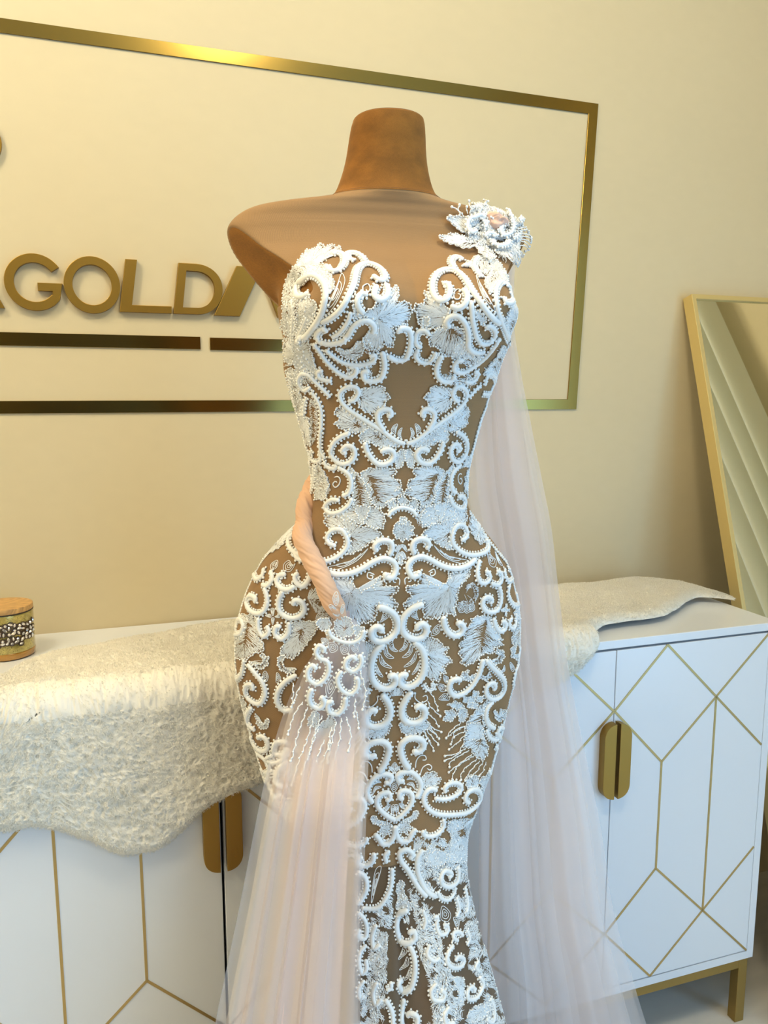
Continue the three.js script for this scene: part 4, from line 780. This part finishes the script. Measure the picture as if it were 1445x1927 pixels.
S(40, 60, 1225, 62, 1150, 112, 1132, 132, 1180, 112, 1240, 65, 1255); S(20, 205, 740, 145, 860, 95, 980, 52, 1080, 32, 1170);
L([170, 1150, 130, 1380], 100, 1090, 200, 1100, 240, 1160, 230, 1260, 290, 1330, 280, 1380, 220, 1390, 160, 1440, 60, 1440, 40, 1340, 120, 1260, 140, 1170);
L([590, 1200, 540, 1330], 510, 1150, 700, 1140, 710, 1200, 640, 1300, 560, 1400, 510, 1440, 420, 1400, 430, 1350, 500, 1260);
O(400, 660, 390, 720, 350, 730, 350, 690); O(490, 660, 450, 690, 450, 740, 500, 745, 540, 680, 520, 700); O(345, 1040, 370, 1040, 360, 1100); O(300, 1095, 340, 1085, 345, 1110); O(375, 1105, 415, 1090, 415, 1110); O(350, 1115, 370, 1115, 358, 1170);
leaf([640, 960, 740, 1050], [640, 940, 660, 880, 720, 860, 770, 900, 765, 940, 730, 900, 690, 920, 680, 980, 740, 1040, 800, 1020, 780, 1060, 700, 1070], 0.6, false);
win(430, 1130, 4.942, false);
S(46, 160, 540, 150, 640, 110, 720, 52, 740, 30, 680); S(50, 190, 580, 270, 680, 330, 760, 350, 860, 300, 950, 220, 920, 172, 850, 182, 782, 230, 772, 242, 832);
S(50, 232, 980, 192, 1050, 202, 1140, 265, 1200); S(50, 220, 1250, 260, 1340, 320, 1390, 370, 1370, 370, 1292, 320, 1250, 280, 1272); S(46, 280, 1410, 350, 1470, 390, 1570, 360, 1680, 290, 1640, 262, 1572); S(54, 640, 680, 540, 740, 470, 830, 460, 930, 520, 1010, 610, 1000);
S(50, 560, 1300, 450, 1310, 430, 1400, 520, 1420, 560, 1360); S(50, 560, 1480, 470, 1560, 450, 1680, 520, 1720);
L([120, 1000, 190, 1300], 60, 850, 140, 880, 180, 980, 170, 1100, 220, 1200, 240, 1400, 200, 1440, 140, 1400, 120, 1200, 80, 1050); L([300, 1650], 222, 1460, 280, 1560, 330, 1700, 400, 1800, 410, 1900, 330, 1850, 270, 1640);
leaf([350, 560, 280, 620], [200, 560, 300, 640, 370, 600, 380, 520, 330, 490, 290, 500, 340, 530, 320, 580, 260, 590], 0.7, true); leaf([480, 560, 560, 660], [640, 630, 560, 670, 480, 630, 460, 560, 480, 510, 540, 510, 510, 540, 510, 600, 560, 640], 0.7, true);
leaf([330, 1150], [260, 1040, 300, 1130, 350, 1140, 370, 1080, 385, 1140, 350, 1190, 290, 1170], 0.7, true); O(345, 650, 375, 700, 355, 750, 320, 700); O(455, 665, 490, 720, 450, 760);
S(20, 36, 346, 31, 560, 52, 790, 120, 1130, 200, 1430, 345, 1830);
// thighs
win(680, 1360, 5.558);
S(78, 520, 282, 590, 290, 640, 230, 620, 165, 540, 142, 452, 165, 402, 232, 412, 330, 450, 415, 500, 475);
S(66, 445, 590, 392, 600, 368, 550, 412, 512, 500, 502, 570, 550, 612, 632, 602, 712, 562, 785);
S(62, 440, 790, 392, 772, 402, 712, 462, 702, 518, 742, 520, 820, 470, 900, 400, 970, 338, 1010);
S(60, 785, 705, 722, 682, 662, 720, 642, 800, 672, 870, 740, 928, 840, 952, 960, 950, 1080, 930, 1180, 860, 1228, 770, 1208, 702, 1140, 692, 1082, 740, 1072, 800, 1120, 830);
S(56, 870, 730, 862, 672, 902, 632, 980, 622, 1030, 652, 1010, 720, 940, 770, 850, 792, 750, 782);
S(66, 350, 1060, 356, 1150, 410, 1228, 480, 1220, 520, 1150, 562, 1092);
S(56, 630, 1110, 642, 1160, 720, 1178, 800, 1140, 850, 1060, 842, 990);
S(50, 1290, 60, 1330, 150, 1390, 172, 1425, 120, 1390, 92); S(46, 1380, 240, 1430, 300, 1432, 400, 1390, 480, 1340, 530, 1310, 492);
leaf([760, 1240, 830, 1220], [700, 1330, 720, 1240, 800, 1190, 870, 1220, 880, 1290, 840, 1300, 800, 1250, 750, 1290, 750, 1350], 0.8, true);
L([1050, 1100, 1010, 1300], 910, 1020, 1000, 1010, 1150, 1000, 1240, 940, 1230, 1060, 1190, 1150, 1120, 1280, 1110, 1440, 900, 1440, 920, 1280, 930, 1180, 890, 1110);
L([1150, 650], 1080, 620, 1110, 550, 1180, 540, 1220, 590, 1200, 670, 1100, 680); L([1310, 700], 1220, 590, 1300, 540, 1420, 640, 1320, 790, 1250, 900, 1260, 700);
L([660, 620], 640, 540, 700, 510, 780, 510, 770, 560, 830, 580, 790, 630, 770, 670, 690, 680, 640, 640);
O(470, 590, 520, 555, 560, 600, 510, 585); O(470, 640, 530, 620, 560, 700, 520, 650); O(390, 840, 440, 850, 455, 900, 420, 890); O(350, 850, 380, 860, 375, 950, 350, 910);
T(560, 470, 570, 390, 610, 340, 660, 340, 670, 380, 630, 385); T(610, 530, 640, 460, 700, 430, 730, 460, 710, 490, 680, 470);
L([1240, 120, 1220, 280], 1100, 0, 1240, 0, 1250, 130, 1310, 250, 1300, 330, 1250, 390, 1170, 330, 1130, 250, 1050, 250, 1090, 100);
D(1090, 20, 960, 90, 880, 150); D(1080, 80, 960, 140, 925, 215); D(1080, 110, 1000, 200, 910, 270); D(1060, 200, 1000, 310, 860, 340); D(1090, 250, 960, 350, 855, 390); D(1120, 280, 930, 400, 905, 455); D(1150, 320, 970, 460, 905, 510); D(1180, 330, 990, 460, 930, 600); D(1200, 370, 1050, 500, 1025, 590); D(1230, 390, 1130, 500, 1070, 600); D(1260, 400, 1190, 510, 1130, 560); D(1290, 400, 1260, 500, 1220, 550); D(640, 80, 700, 180, 750, 285); D(660, 50, 730, 140, 795, 220); D(700, 20, 760, 100, 805, 155);
L([450, 1080], 380, 1045, 490, 1020, 500, 1100, 460, 1150, 400, 1130); L([540, 970], 400, 1030, 500, 990, 570, 900, 590, 960, 520, 1020);
win(680, 1360, 5.558, false);
O(340, 610, 380, 650, 336, 720, 300, 650); O(345, 410, 372, 450, 340, 490, 312, 450); O(280, 450, 325, 470, 338, 508, 300, 490); O(400, 450, 355, 470, 342, 508, 380, 490);
// skirt below the knee
win(660, 1590, 5.161, false);
S(60, 560, 130, 592, 80, 532, 32, 472, 62, 482, 140, 540, 220, 600, 320, 660, 420, 730, 500);
S(60, 690, 30, 642, 120, 642, 240, 682, 360, 740, 450, 820, 500);
S(55, 930, 320, 962, 272, 900, 242, 862, 300, 872, 370, 940, 400, 1010, 360, 1030, 280, 1020, 200);
S(42, 830, 440, 862, 510, 930, 530, 990, 462, 1000, 400);
S(66, 550, 850, 608, 832, 620, 900, 560, 948, 482, 920, 432, 840, 432, 730, 482, 652, 560, 622);
S(60, 560, 960, 600, 1040, 620, 1150, 612, 1280, 570, 1400, 492, 1412, 442, 1350, 470, 1302, 520, 1322);
S(60, 530, 1480, 492, 1560, 472, 1680, 482, 1760); S(60, 640, 1745, 640, 1652, 580, 1622, 556, 1665);
S(46, 790, 700, 828, 692, 822, 780, 862, 868, 920, 850, 922, 782, 880, 772);
S(46, 1030, 930, 982, 900, 985, 852, 1040, 842, 1080, 885); S(50, 980, 970, 932, 1040, 922, 1130, 980, 1188, 1060, 1170, 1080, 1102, 1030, 1080, 992, 1120);
S(50, 1230, 1270, 1270, 1330, 1250, 1410, 1190, 1488, 1122, 1488, 1122, 1402, 1170, 1372, 1190, 1430);
S(40, 1110, 820, 1142, 900, 1110, 970);
O(880, 590, 930, 620, 962, 680, 930, 742, 870, 720); O(990, 700, 1040, 720, 1030, 810, 1000, 760);


L([1050, 1360], 980, 1280, 1080, 1290, 1090, 1400, 1080, 1550, 1030, 1420); L([1250, 1610], 1120, 1640, 1200, 1560, 1320, 1530, 1340, 1600, 1250, 1700, 1130, 1720);
L([840, 120], 730, 30, 900, 60, 960, 130, 860, 200, 750, 190); 

O(520, 980, 545, 1040, 450, 1110, 490, 1040); O(550, 1080, 562, 1160, 460, 1210, 520, 1150); O(580, 1180, 585, 1260, 525, 1310, 550, 1250); O(540, 670, 562, 710, 560, 765, 535, 720);
L([540, 570], 420, 610, 460, 530, 530, 520, 480, 470, 570, 550, 590, 620);
S(60, 120, 100, 70, 122, 62, 160, 140, 190, 210, 142, 222, 60); S(52, 345, 170, 330, 92, 372, 42); S(60, 60, 240, 130, 292, 152, 400, 112, 500, 60, 572);
S(52, 100, 605, 260, 600, 340, 500, 380, 380, 392, 210); S(52, 60, 640, 120, 700, 152, 800, 130, 900, 72, 882, 82, 802); S(52, 400, 1750, 388, 1600, 330, 1482); S(50, 335, 1400, 378, 1382, 380, 1312);
S(48, 150, 960, 90, 1040, 80, 1160, 110, 1240, 150, 1200, 140, 1100); S(48, 130, 1300, 80, 1380, 90, 1480, 130, 1450);

O(250, 220, 290, 200, 240, 420, 200, 560, 210, 400);
F(1, 610, -20, 760, -10, 900, 60, 960, -60, 1140, -60, 1130, 330, 1030, 370, 1000, 240, 900, 210, 850, 290, 850, 400, 760, 450, 690, 380, 640, 240, 600, 90);
F(1, 540, 330, 600, 600, 640, 750, 640, 950, 700, 1150, 760, 1300, 790, 1560, 800, 1745, 1070, 1745, 1060, 1500, 970, 1260, 890, 1060, 870, 900, 790, 740, 780, 600, 690, 560, 600, 400);
F(1, 380, 230, 392, 700, 355, 900, 345, 1250, 312, 1745, 80, 1745, 110, 1550, 165, 1250, 185, 800, 225, 640, 330, 520);
F(1, 1000, 480, 1060, 380, 1150, 330, 1200, 700, 1260, 900, 1340, 1060, 1420, 1330, 1500, 1745, 1340, 1745, 1300, 1540, 1260, 1300, 1130, 1190, 1150, 980, 1090, 800, 1020, 640);
F(0.8, 970, 1270, 1090, 1290, 1080, 1540, 1050, 1560); F(0.8, 1120, 1640, 1200, 1560, 1330, 1540, 1330, 1745, 1100, 1745);
S(44, 1010, 500, 1040, 620, 1010, 700); S(44, 1090, 400, 1120, 560, 1110, 660); S(46, 690, 620, 720, 720, 700, 820); S(46, 760, 960, 740, 1060, 800, 1120, 860, 1090); S(50, 830, 1330, 780, 1400, 800, 1490, 880, 1500, 900, 1430, 860, 1400); S(50, 950, 1560, 900, 1640, 920, 1720, 1000, 1720); S(50, 250, 760, 210, 880, 230, 1000, 290, 960); S(50, 260, 1320, 220, 1430, 250, 1540, 300, 1480); S(44, 1340, 1480, 1380, 1600, 1360, 1720, 1300, 1680); S(44, 1230, 1110, 1200, 1180, 1240, 1230);
L([500, 440], 430, 420, 470, 340, 520, 350, 500, 420, 540, 520, 440, 560, 460, 500); D(500, 700, 520, 720, 530, 740);
win(0, 0, 1, false);
F(0.6, 650, 1925, 718, 1925, 735, 2120, 700, 2330, 590, 2330); F(0.6, 800, 1925, 935, 1925, 980, 2120, 1010, 2330, 820, 2330);
for (const [x, y] of [[690, 1980], [830, 1960], [900, 2010], [850, 2080], [680, 2090], [920, 2130]]) S(9, x - 14, y + 6, x - 20, y - 8, x - 6, y - 22, x + 12, y - 14, x + 14, y + 8, x, y + 22, x + 10, y + 34);
win(680, 1360, 5.558, false);
F(1, 910, 1020, 1000, 1010, 1150, 990, 1245, 930, 1235, 1060, 1195, 1150, 1130, 1280, 1120, 1450, 890, 1450, 920, 1280, 930, 1180, 890, 1110);
F(0.9, 1220, 590, 1300, 540, 1430, 560, 1420, 660, 1330, 790, 1245, 930, 1260, 700); F(0.8, 570, 1180, 660, 1230, 720, 1330, 700, 1450, 560, 1450, 540, 1260);

// shoulder spray
for (const lf of [0.002, 0.006]) {
  win(820, 360, 7.225, false, lf);
  F(1, 450, 250, 640, 200, 880, 200, 1080, 320, 1150, 450, 1100, 600, 1060, 750, 1080, 900, 1040, 1000, 980, 1000, 740, 880, 600, 800, 450, 720, 380, 600, 350, 450);
}
win(820, 360, 7.225, false, 0.004);
L([960, 420], 900, 300, 1000, 270, 1130, 380, 1150, 480, 1060, 540, 950, 500); L([560, 330], 420, 300, 500, 230, 640, 210, 700, 300, 600, 400, 480, 400); L([980, 700], 940, 600, 1040, 560, 1090, 700, 1080, 800, 990, 800, 930, 720); L([620, 720], 500, 650, 640, 600, 720, 700, 700, 800, 560, 780); L([800, 560], 700, 480, 800, 470, 900, 560, 860, 660, 740, 640);
win(820, 360, 7.225, false, 0.005);
L([430, 600], 110, 380, 190, 350, 330, 360, 440, 400, 440, 520, 380, 600, 290, 580, 240, 510, 160, 450);
L([520, 780, 300, 720], 20, 650, 100, 670, 180, 620, 300, 650, 450, 720, 540, 790, 480, 830, 360, 850, 240, 800, 180, 790, 120, 760, 40, 710);
L([860, 800], 760, 890, 980, 1000, 1080, 1000, 1090, 930, 1040, 760, 930, 780);
L([640, 900], 520, 800, 640, 830, 740, 900, 780, 980, 700, 1000, 560, 900);
win(820, 360, 7.225, false, 0.010);
S(58, 500, 600, 425, 635, 370, 560, 392, 450, 470, 372, 540, 352, 590, 392); S(52, 900, 350, 940, 430, 968, 530, 930, 620, 840, 668, 800, 602, 830, 525);
S(60, 700, 740, 722, 820, 800, 860, 890, 830, 920, 740); S(44, 640, 255, 690, 205, 790, 222, 860, 265); S(44, 1040, 470, 1130, 440, 1120, 372, 1050, 352); S(50, 600, 700, 640, 640, 720, 650, 760, 700); S(40, 760, 330, 740, 390, 700, 420, 690, 380); S(40, 850, 480, 800, 520, 790, 590); S(44, 560, 470, 610, 470, 620, 520, 580, 550); S(40, 960, 700, 1010, 680, 1030, 620);
win(820, 360, 7.225, false, 0.006);
D(1040, 560, 1150, 540, 1240, 580, 1340, 630); D(1050, 700, 1150, 690, 1290, 690); D(1070, 780, 1190, 760, 1290, 860); D(1060, 840, 1180, 880, 1260, 930); D(1000, 500, 1140, 490, 1250, 480); D(1050, 620, 1150, 620, 1260, 640);
D(330, 350, 260, 280, 180, 240); D(390, 330, 372, 290, 378, 250); D(500, 300, 492, 240, 486, 190); D(290, 350, 270, 280, 268, 220); D(560, 280, 590, 230, 600, 190); D(1060, 580, 1160, 570, 1270, 560); D(1080, 720, 1180, 730, 1250, 740); D(1050, 660, 1160, 650, 1300, 660); D(1000, 420, 1110, 430, 1190, 470); D(440, 300, 420, 250, 410, 210); D(640, 240, 660, 200, 690, 180); D(740, 220, 760, 190, 790, 185); D(900, 250, 940, 240, 980, 250); D(230, 420, 180, 400, 150, 350);
// knot of blush fabric tucked in the spray
M.blush = phy({ color: lin(0.80, 0.52, 0.40), roughness: 0.85, sheen: 0.4, side: THREE.DoubleSide });
{
  const c = skin(820 + 770 / 7.225, 360 + 440 / 7.225), up = c.n.clone(), ax = V(1, 0, 0).addScaledVector(up, -up.x).normalize(), ay = up.clone().cross(ax), o = lifted(c, 0.006);
  const g = sheet(64, 24, (u, v) => { const a = u * 6.2832, f = v * 1.5708, r = 0.0135 * (1 + 0.18 * Math.sin(a * 3 + 1) * Math.sin(f) + 0.10 * noise(Math.cos(a) * 2.2, Math.sin(a) * 2.2 + v * 3, 4.1)), fold = 0.0016 * Math.sin(a * 2 + v * 9); return o.clone().addScaledVector(ax, Math.cos(a) * Math.sin(f) * r * 1.15).addScaledVector(ay, Math.sin(a) * Math.sin(f) * r * 0.8).addScaledVector(up, Math.cos(f) * (r * 0.85 + fold)); });
  part('fabric_knot', g, M.blush, gown);
}

function chartPlane(x, y, z) { // chart point carried to the plane at local depth z
  const d = V((x - W / 2) / FPX, -(y - H / 2) / FPX, -1).applyQuaternion(camQ).applyQuaternion(dirQ); return d.multiplyScalar((z - eyeLocal.z) / d.z).add(eyeLocal);
}
// ---- twisted sash from the waist to the hip
M.sash = phy({ color: lin(0.76, 0.46, 0.29), roughness: 0.8, sheen: 0.5, sheenColor: lin(1, 0.8, 0.7) });
{
  const P = [[603, 893, -0.06], [591, 908, -0.035], [582, 930, -0.008], [575, 955, 0.010], [573, 985, 0.022]].map(q => chartPlane(...q));
  for (const [x, y, h] of [[579, 1014, 0.011], [592, 1050, 0.011], [608, 1085, 0.012], [625, 1117, 0.014], [641, 1150, 0.017], [648, 1178, 0.02]]) P.push(lifted(skin(x, y), h));
  const c = new THREE.CatmullRomCurve3(P), n = 260, fr = c.computeFrenetFrames(n), pos = [], idx = [], sd = 64;
  for (let i = 0; i <= n; i++) { const t = i / n, p = c.getPointAt(t), r0 = 0.0118 * (1 - 0.18 * smooth(0.3, 0, t)) * (1 - 0.85 * smooth(0.86, 1, t)); for (let k = 0; k < sd; k++) { const a = k / sd * 6.2832, w = a + t * 17, r = r0 * (0.90 + 0.14 * Math.pow(Math.abs(Math.cos(w)), 0.45) + 0.03 * Math.sin(w * 7 + 3 * noise(Math.cos(a), t * 9, Math.sin(a))) + 0.025 * Math.sin(w * 13 + 4 * noise(Math.sin(a), t * 14, Math.cos(a)))); const d = fr.normals[i].clone().multiplyScalar(Math.cos(a) * r).addScaledVector(fr.binormals[i], Math.sin(a) * r); pos.push(p.x + d.x, p.y + d.y, p.z + d.z); if (i < n) { const A = i * sd + k, B = i * sd + (k + 1) % sd; idx.push(A, A + sd, B + sd, A, B + sd, B); } } }
  const m = tag(finish('twisted_sash', pos, idx, M.sash), 'peach twisted tulle sash'); m.material.side = THREE.DoubleSide;
}
// ---- tulle
const tulleMat = (r, g, b, o) => phy({ color: lin(r, g, b), roughness: 1, transmission: 0.22, thickness: 0, transparent: true, opacity: o, side: THREE.DoubleSide, depthWrite: false });
M.tulleA = tulleMat(0.95, 0.78, 0.71, 0.38); M.tulleB = tulleMat(0.97, 0.89, 0.87, 0.28); M.tulleC = tulleMat(0.92, 0.65, 0.56, 0.66);
function panel(name, rows, u0, u1, z0, folds, amp, mat, ph, hug = false, nv = 80) { // rows: [chart y, left x, right x, left depth, right depth]
  const f = table(rows), ya = rows[0][0], yb = rows[rows.length - 1][0];
  const g = sheet(70, nv, (u, v) => {
    const y = lerp(ya, yb, v), [xl, xr, zl, zr] = f(y), s = lerp(u0, u1, u) + 0.015 * Math.sin(v * 5 + ph) * v, k = smooth(0, 0.25, v);
    const w = s * folds * 6.283 + ph + 0.6 * Math.sin(v * 2.3 + ph);
    const x = lerp(xl, xr, s) + 3 * Math.cos(w) * k; let z = lerp(zl, zr, s), q = 1;
    if (hug && y < 1560) { q = smooth(1300, 1560, y); z = lerp(skinFast(x, y).p.z + 0.009, z, q); }
    return chartPlane(x, y, z + z0 * lerp(0.45, 1, q) + amp * k * (0.4 + 0.6 * v) * Math.sin(w));
  });
  return part(name, g, mat, gown);
}
{
  const side = [[1165, 622, 668, 0.080, 0.100], [1200, 612, 682, 0.085, 0.105], [1260, 570, 690, 0.085, 0.105], [1350, 532, 690, 0.078, 0.102], [1450, 505, 688, 0.070, 0.100], [1550, 484, 684, 0.064, 0.100], [1700, 455, 678, 0.062, 0.105], [1927, 408, 672, 0.070, 0.115], [2300, 340, 690, 0.09, 0.15], [2700, 270, 720, 0.12, 0.20]];
  for (const [a, b, z, n, amp, m, ph] of [[0.42, 0.88, 0.000, 2.5, 0.010, M.tulleC, 0.4], [0.30, 0.98, 0.004, 5, 0.006, M.tulleA, 1.9], [0.0, 0.62, 0.006, 5, 0.007, M.tulleB, 2.6], [0.12, 0.80, 0.010, 4, 0.007, M.tulleA, 3.3], [0.35, 1.0, 0.013, 6, 0.006, M.tulleB, 4.8], [0.05, 0.55, 0.015, 4, 0.006, M.tulleB, 5.5], [0.45, 0.86, 0.017, 3, 0.005, M.tulleB, 0.9], [0.62, 1.04, 0.018, 3, 0.005, M.tulleB, 2.2]]) panel('side_tulle', side, a, b, z, n, amp, m, ph, true);
  panel('sash_tail', [[1150, 630, 658, 0.08, 0.1], [1200, 622, 656, 0.085, 0.105], [1260, 606, 652, 0.085, 0.105], [1330, 588, 650, 0.08, 0.10], [1420, 566, 652, 0.075, 0.10], [1560, 545, 655, 0.07, 0.098], [1700, 530, 652, 0.066, 0.1]], 0, 1, 0.004, 2.5, 0.004, M.tulleC, 1.1, true);
  const cape = [[455, 925, 985, -0.085, -0.075], [520, 900, 968, -0.10, -0.085], [600, 880, 968, -0.105, -0.09], [700, 862, 982, -0.11, -0.095], [800, 850, 1002, -0.11, -0.10], [900, 845, 1022, -0.11, -0.10], [1000, 858, 1041, -0.115, -0.10], [1100, 880, 1052, -0.12, -0.105], [1250, 898, 1070, -0.12, -0.105], [1400, 905, 1098, -0.115, -0.10], [1550, 900, 1128, -0.11, -0.095], [1700, 900, 1150, -0.105, -0.095], [1850, 905, 1190, -0.105, -0.10], [1960, 900, 1225, -0.105, -0.11], [2150, 890, 1300, -0.10, -0.12]];
  for (const [a, b, z, n, amp, m, ph] of [[0.0, 0.80, 0.000, 4, 0.006, M.tulleA, 0.3], [0.22, 0.98, 0.004, 4, 0.007, M.tulleB, 1.4], [0.35, 0.86, 0.008, 3, 0.006, M.tulleA, 2.7], [0.10, 0.70, 0.010, 4, 0.006, M.tulleB, 3.5], [0.45, 1.0, 0.013, 3, 0.006, M.tulleB, 4.4], [0.30, 0.60, 0.016, 2, 0.005, M.tulleB, 5.0], [0.55, 0.92, 0.018, 3, 0.005, M.tulleB, 0.8]]) panel('cape_tulle', cape, a, b, z, n, amp, m, ph);
}
// ---- hip cluster on the tulle
win(430, 1130, 4.942, false, 0.022);
L([1080, 200, 1070, 120], 1000, 100, 1050, 60, 1110, 60, 1140, 120, 1150, 240, 1040, 270, 990, 200);
L([900, 120], 840, 120, 890, 80, 950, 90, 960, 160, 920, 220, 860, 180);
S(42, 940, 190, 960, 250, 1040, 300, 1150, 310, 1220, 260, 1242, 190); S(46, 890, 412, 902, 372, 862, 342, 832, 400, 862, 460, 920, 482, 940, 552, 910, 640, 840, 690, 772, 650, 762, 572, 802, 522, 840, 562);
S(46, 1180, 480, 1140, 442, 1092, 470, 1082, 540, 1140, 580, 1200, 540, 1220, 470, 1200, 420); S(46, 1050, 570, 1012, 640, 1040, 730, 1120, 770, 1180, 720, 1182, 640, 1150, 640);
S(52, 800, 720, 772, 790, 792, 870, 860, 900, 900, 850, 872, 782); S(52, 1080, 790, 1072, 880, 1012, 950, 942, 930, 932, 850, 980, 832);
O(940, 320, 1000, 330, 1015, 380, 960, 410); O(1040, 350, 1110, 350, 1105, 410, 1060, 425); O(1130, 340, 1190, 340, 1190, 400, 1150, 400); O(880, 280, 930, 290, 930, 330, 890, 330); O(970, 620, 1000, 700, 930, 810, 912, 720);
L([800, 1000], 820, 920, 860, 980, 820, 1080, 760, 1060, 770, 980); L([900, 1120], 960, 970, 1000, 1040, 930, 1150, 850, 1260, 810, 1200, 830, 1080, 900, 1020);
L([1180, 200], 1150, 150, 1240, 170, 1250, 240, 1230, 300, 1180, 280);
win(430, 1130, 4.942, false, 0.025);
HANG = true;
for (const s of [[640, 670, 642, 780, 632, 880], [720, 830, 645, 960, 612, 1110], [760, 880, 690, 1100, 652, 1310], [700, 700, 670, 760, 648, 840], [820, 930, 770, 1130, 700, 1350, 682, 1510], [850, 1060, 770, 1300, 742, 1420], [960, 1050, 920, 1250, 810, 1480, 772, 1570], [1040, 970, 1030, 1130, 990, 1290, 970, 1390], [1080, 960, 1120, 1100, 1100, 1240], [900, 1150, 830, 1350, 790, 1520, 770, 1690], [950, 1150, 920, 1330, 840, 1550], [1150, 850, 1180, 980, 1190, 1060], [1200, 560, 1250, 750, 1222, 900], [1160, 800, 1152, 960], [880, 950, 800, 1180, 780, 1300], [1000, 1000, 960, 1180, 930, 1330]]) D(...s);
HANG = false;
win(430, 900, 4.25, false, 0.025);
for (const a of [[870, 930, 850, 890, 880, 860, 892, 900], [850, 970, 820, 930, 840, 925, 870, 955], [880, 1010, 850, 990, 850, 970, 890, 990], [900, 960, 920, 920, 930, 930, 910, 985]]) O(...a);
// ---- beads: pearls edging every cord and leaf, far too many to pick out
{
  const g = new THREE.SphereGeometry(1, 8, 6), im = new THREE.InstancedMesh(g, M.pearl, beads.length), m = new THREE.Matrix4();
  beads.forEach(([p, r], i) => { m.makeScale(r, r, r); m.setPosition(p.x, p.y, p.z); im.setMatrixAt(i, m); });
  im.name = 'bead_trim'; im.userData.kind = 'stuff'; gown.add(im);
}
scene.traverse(o => { if (o.isMesh) { o.castShadow = true; o.receiveShadow = true; } });
renderer.render(scene, camera);
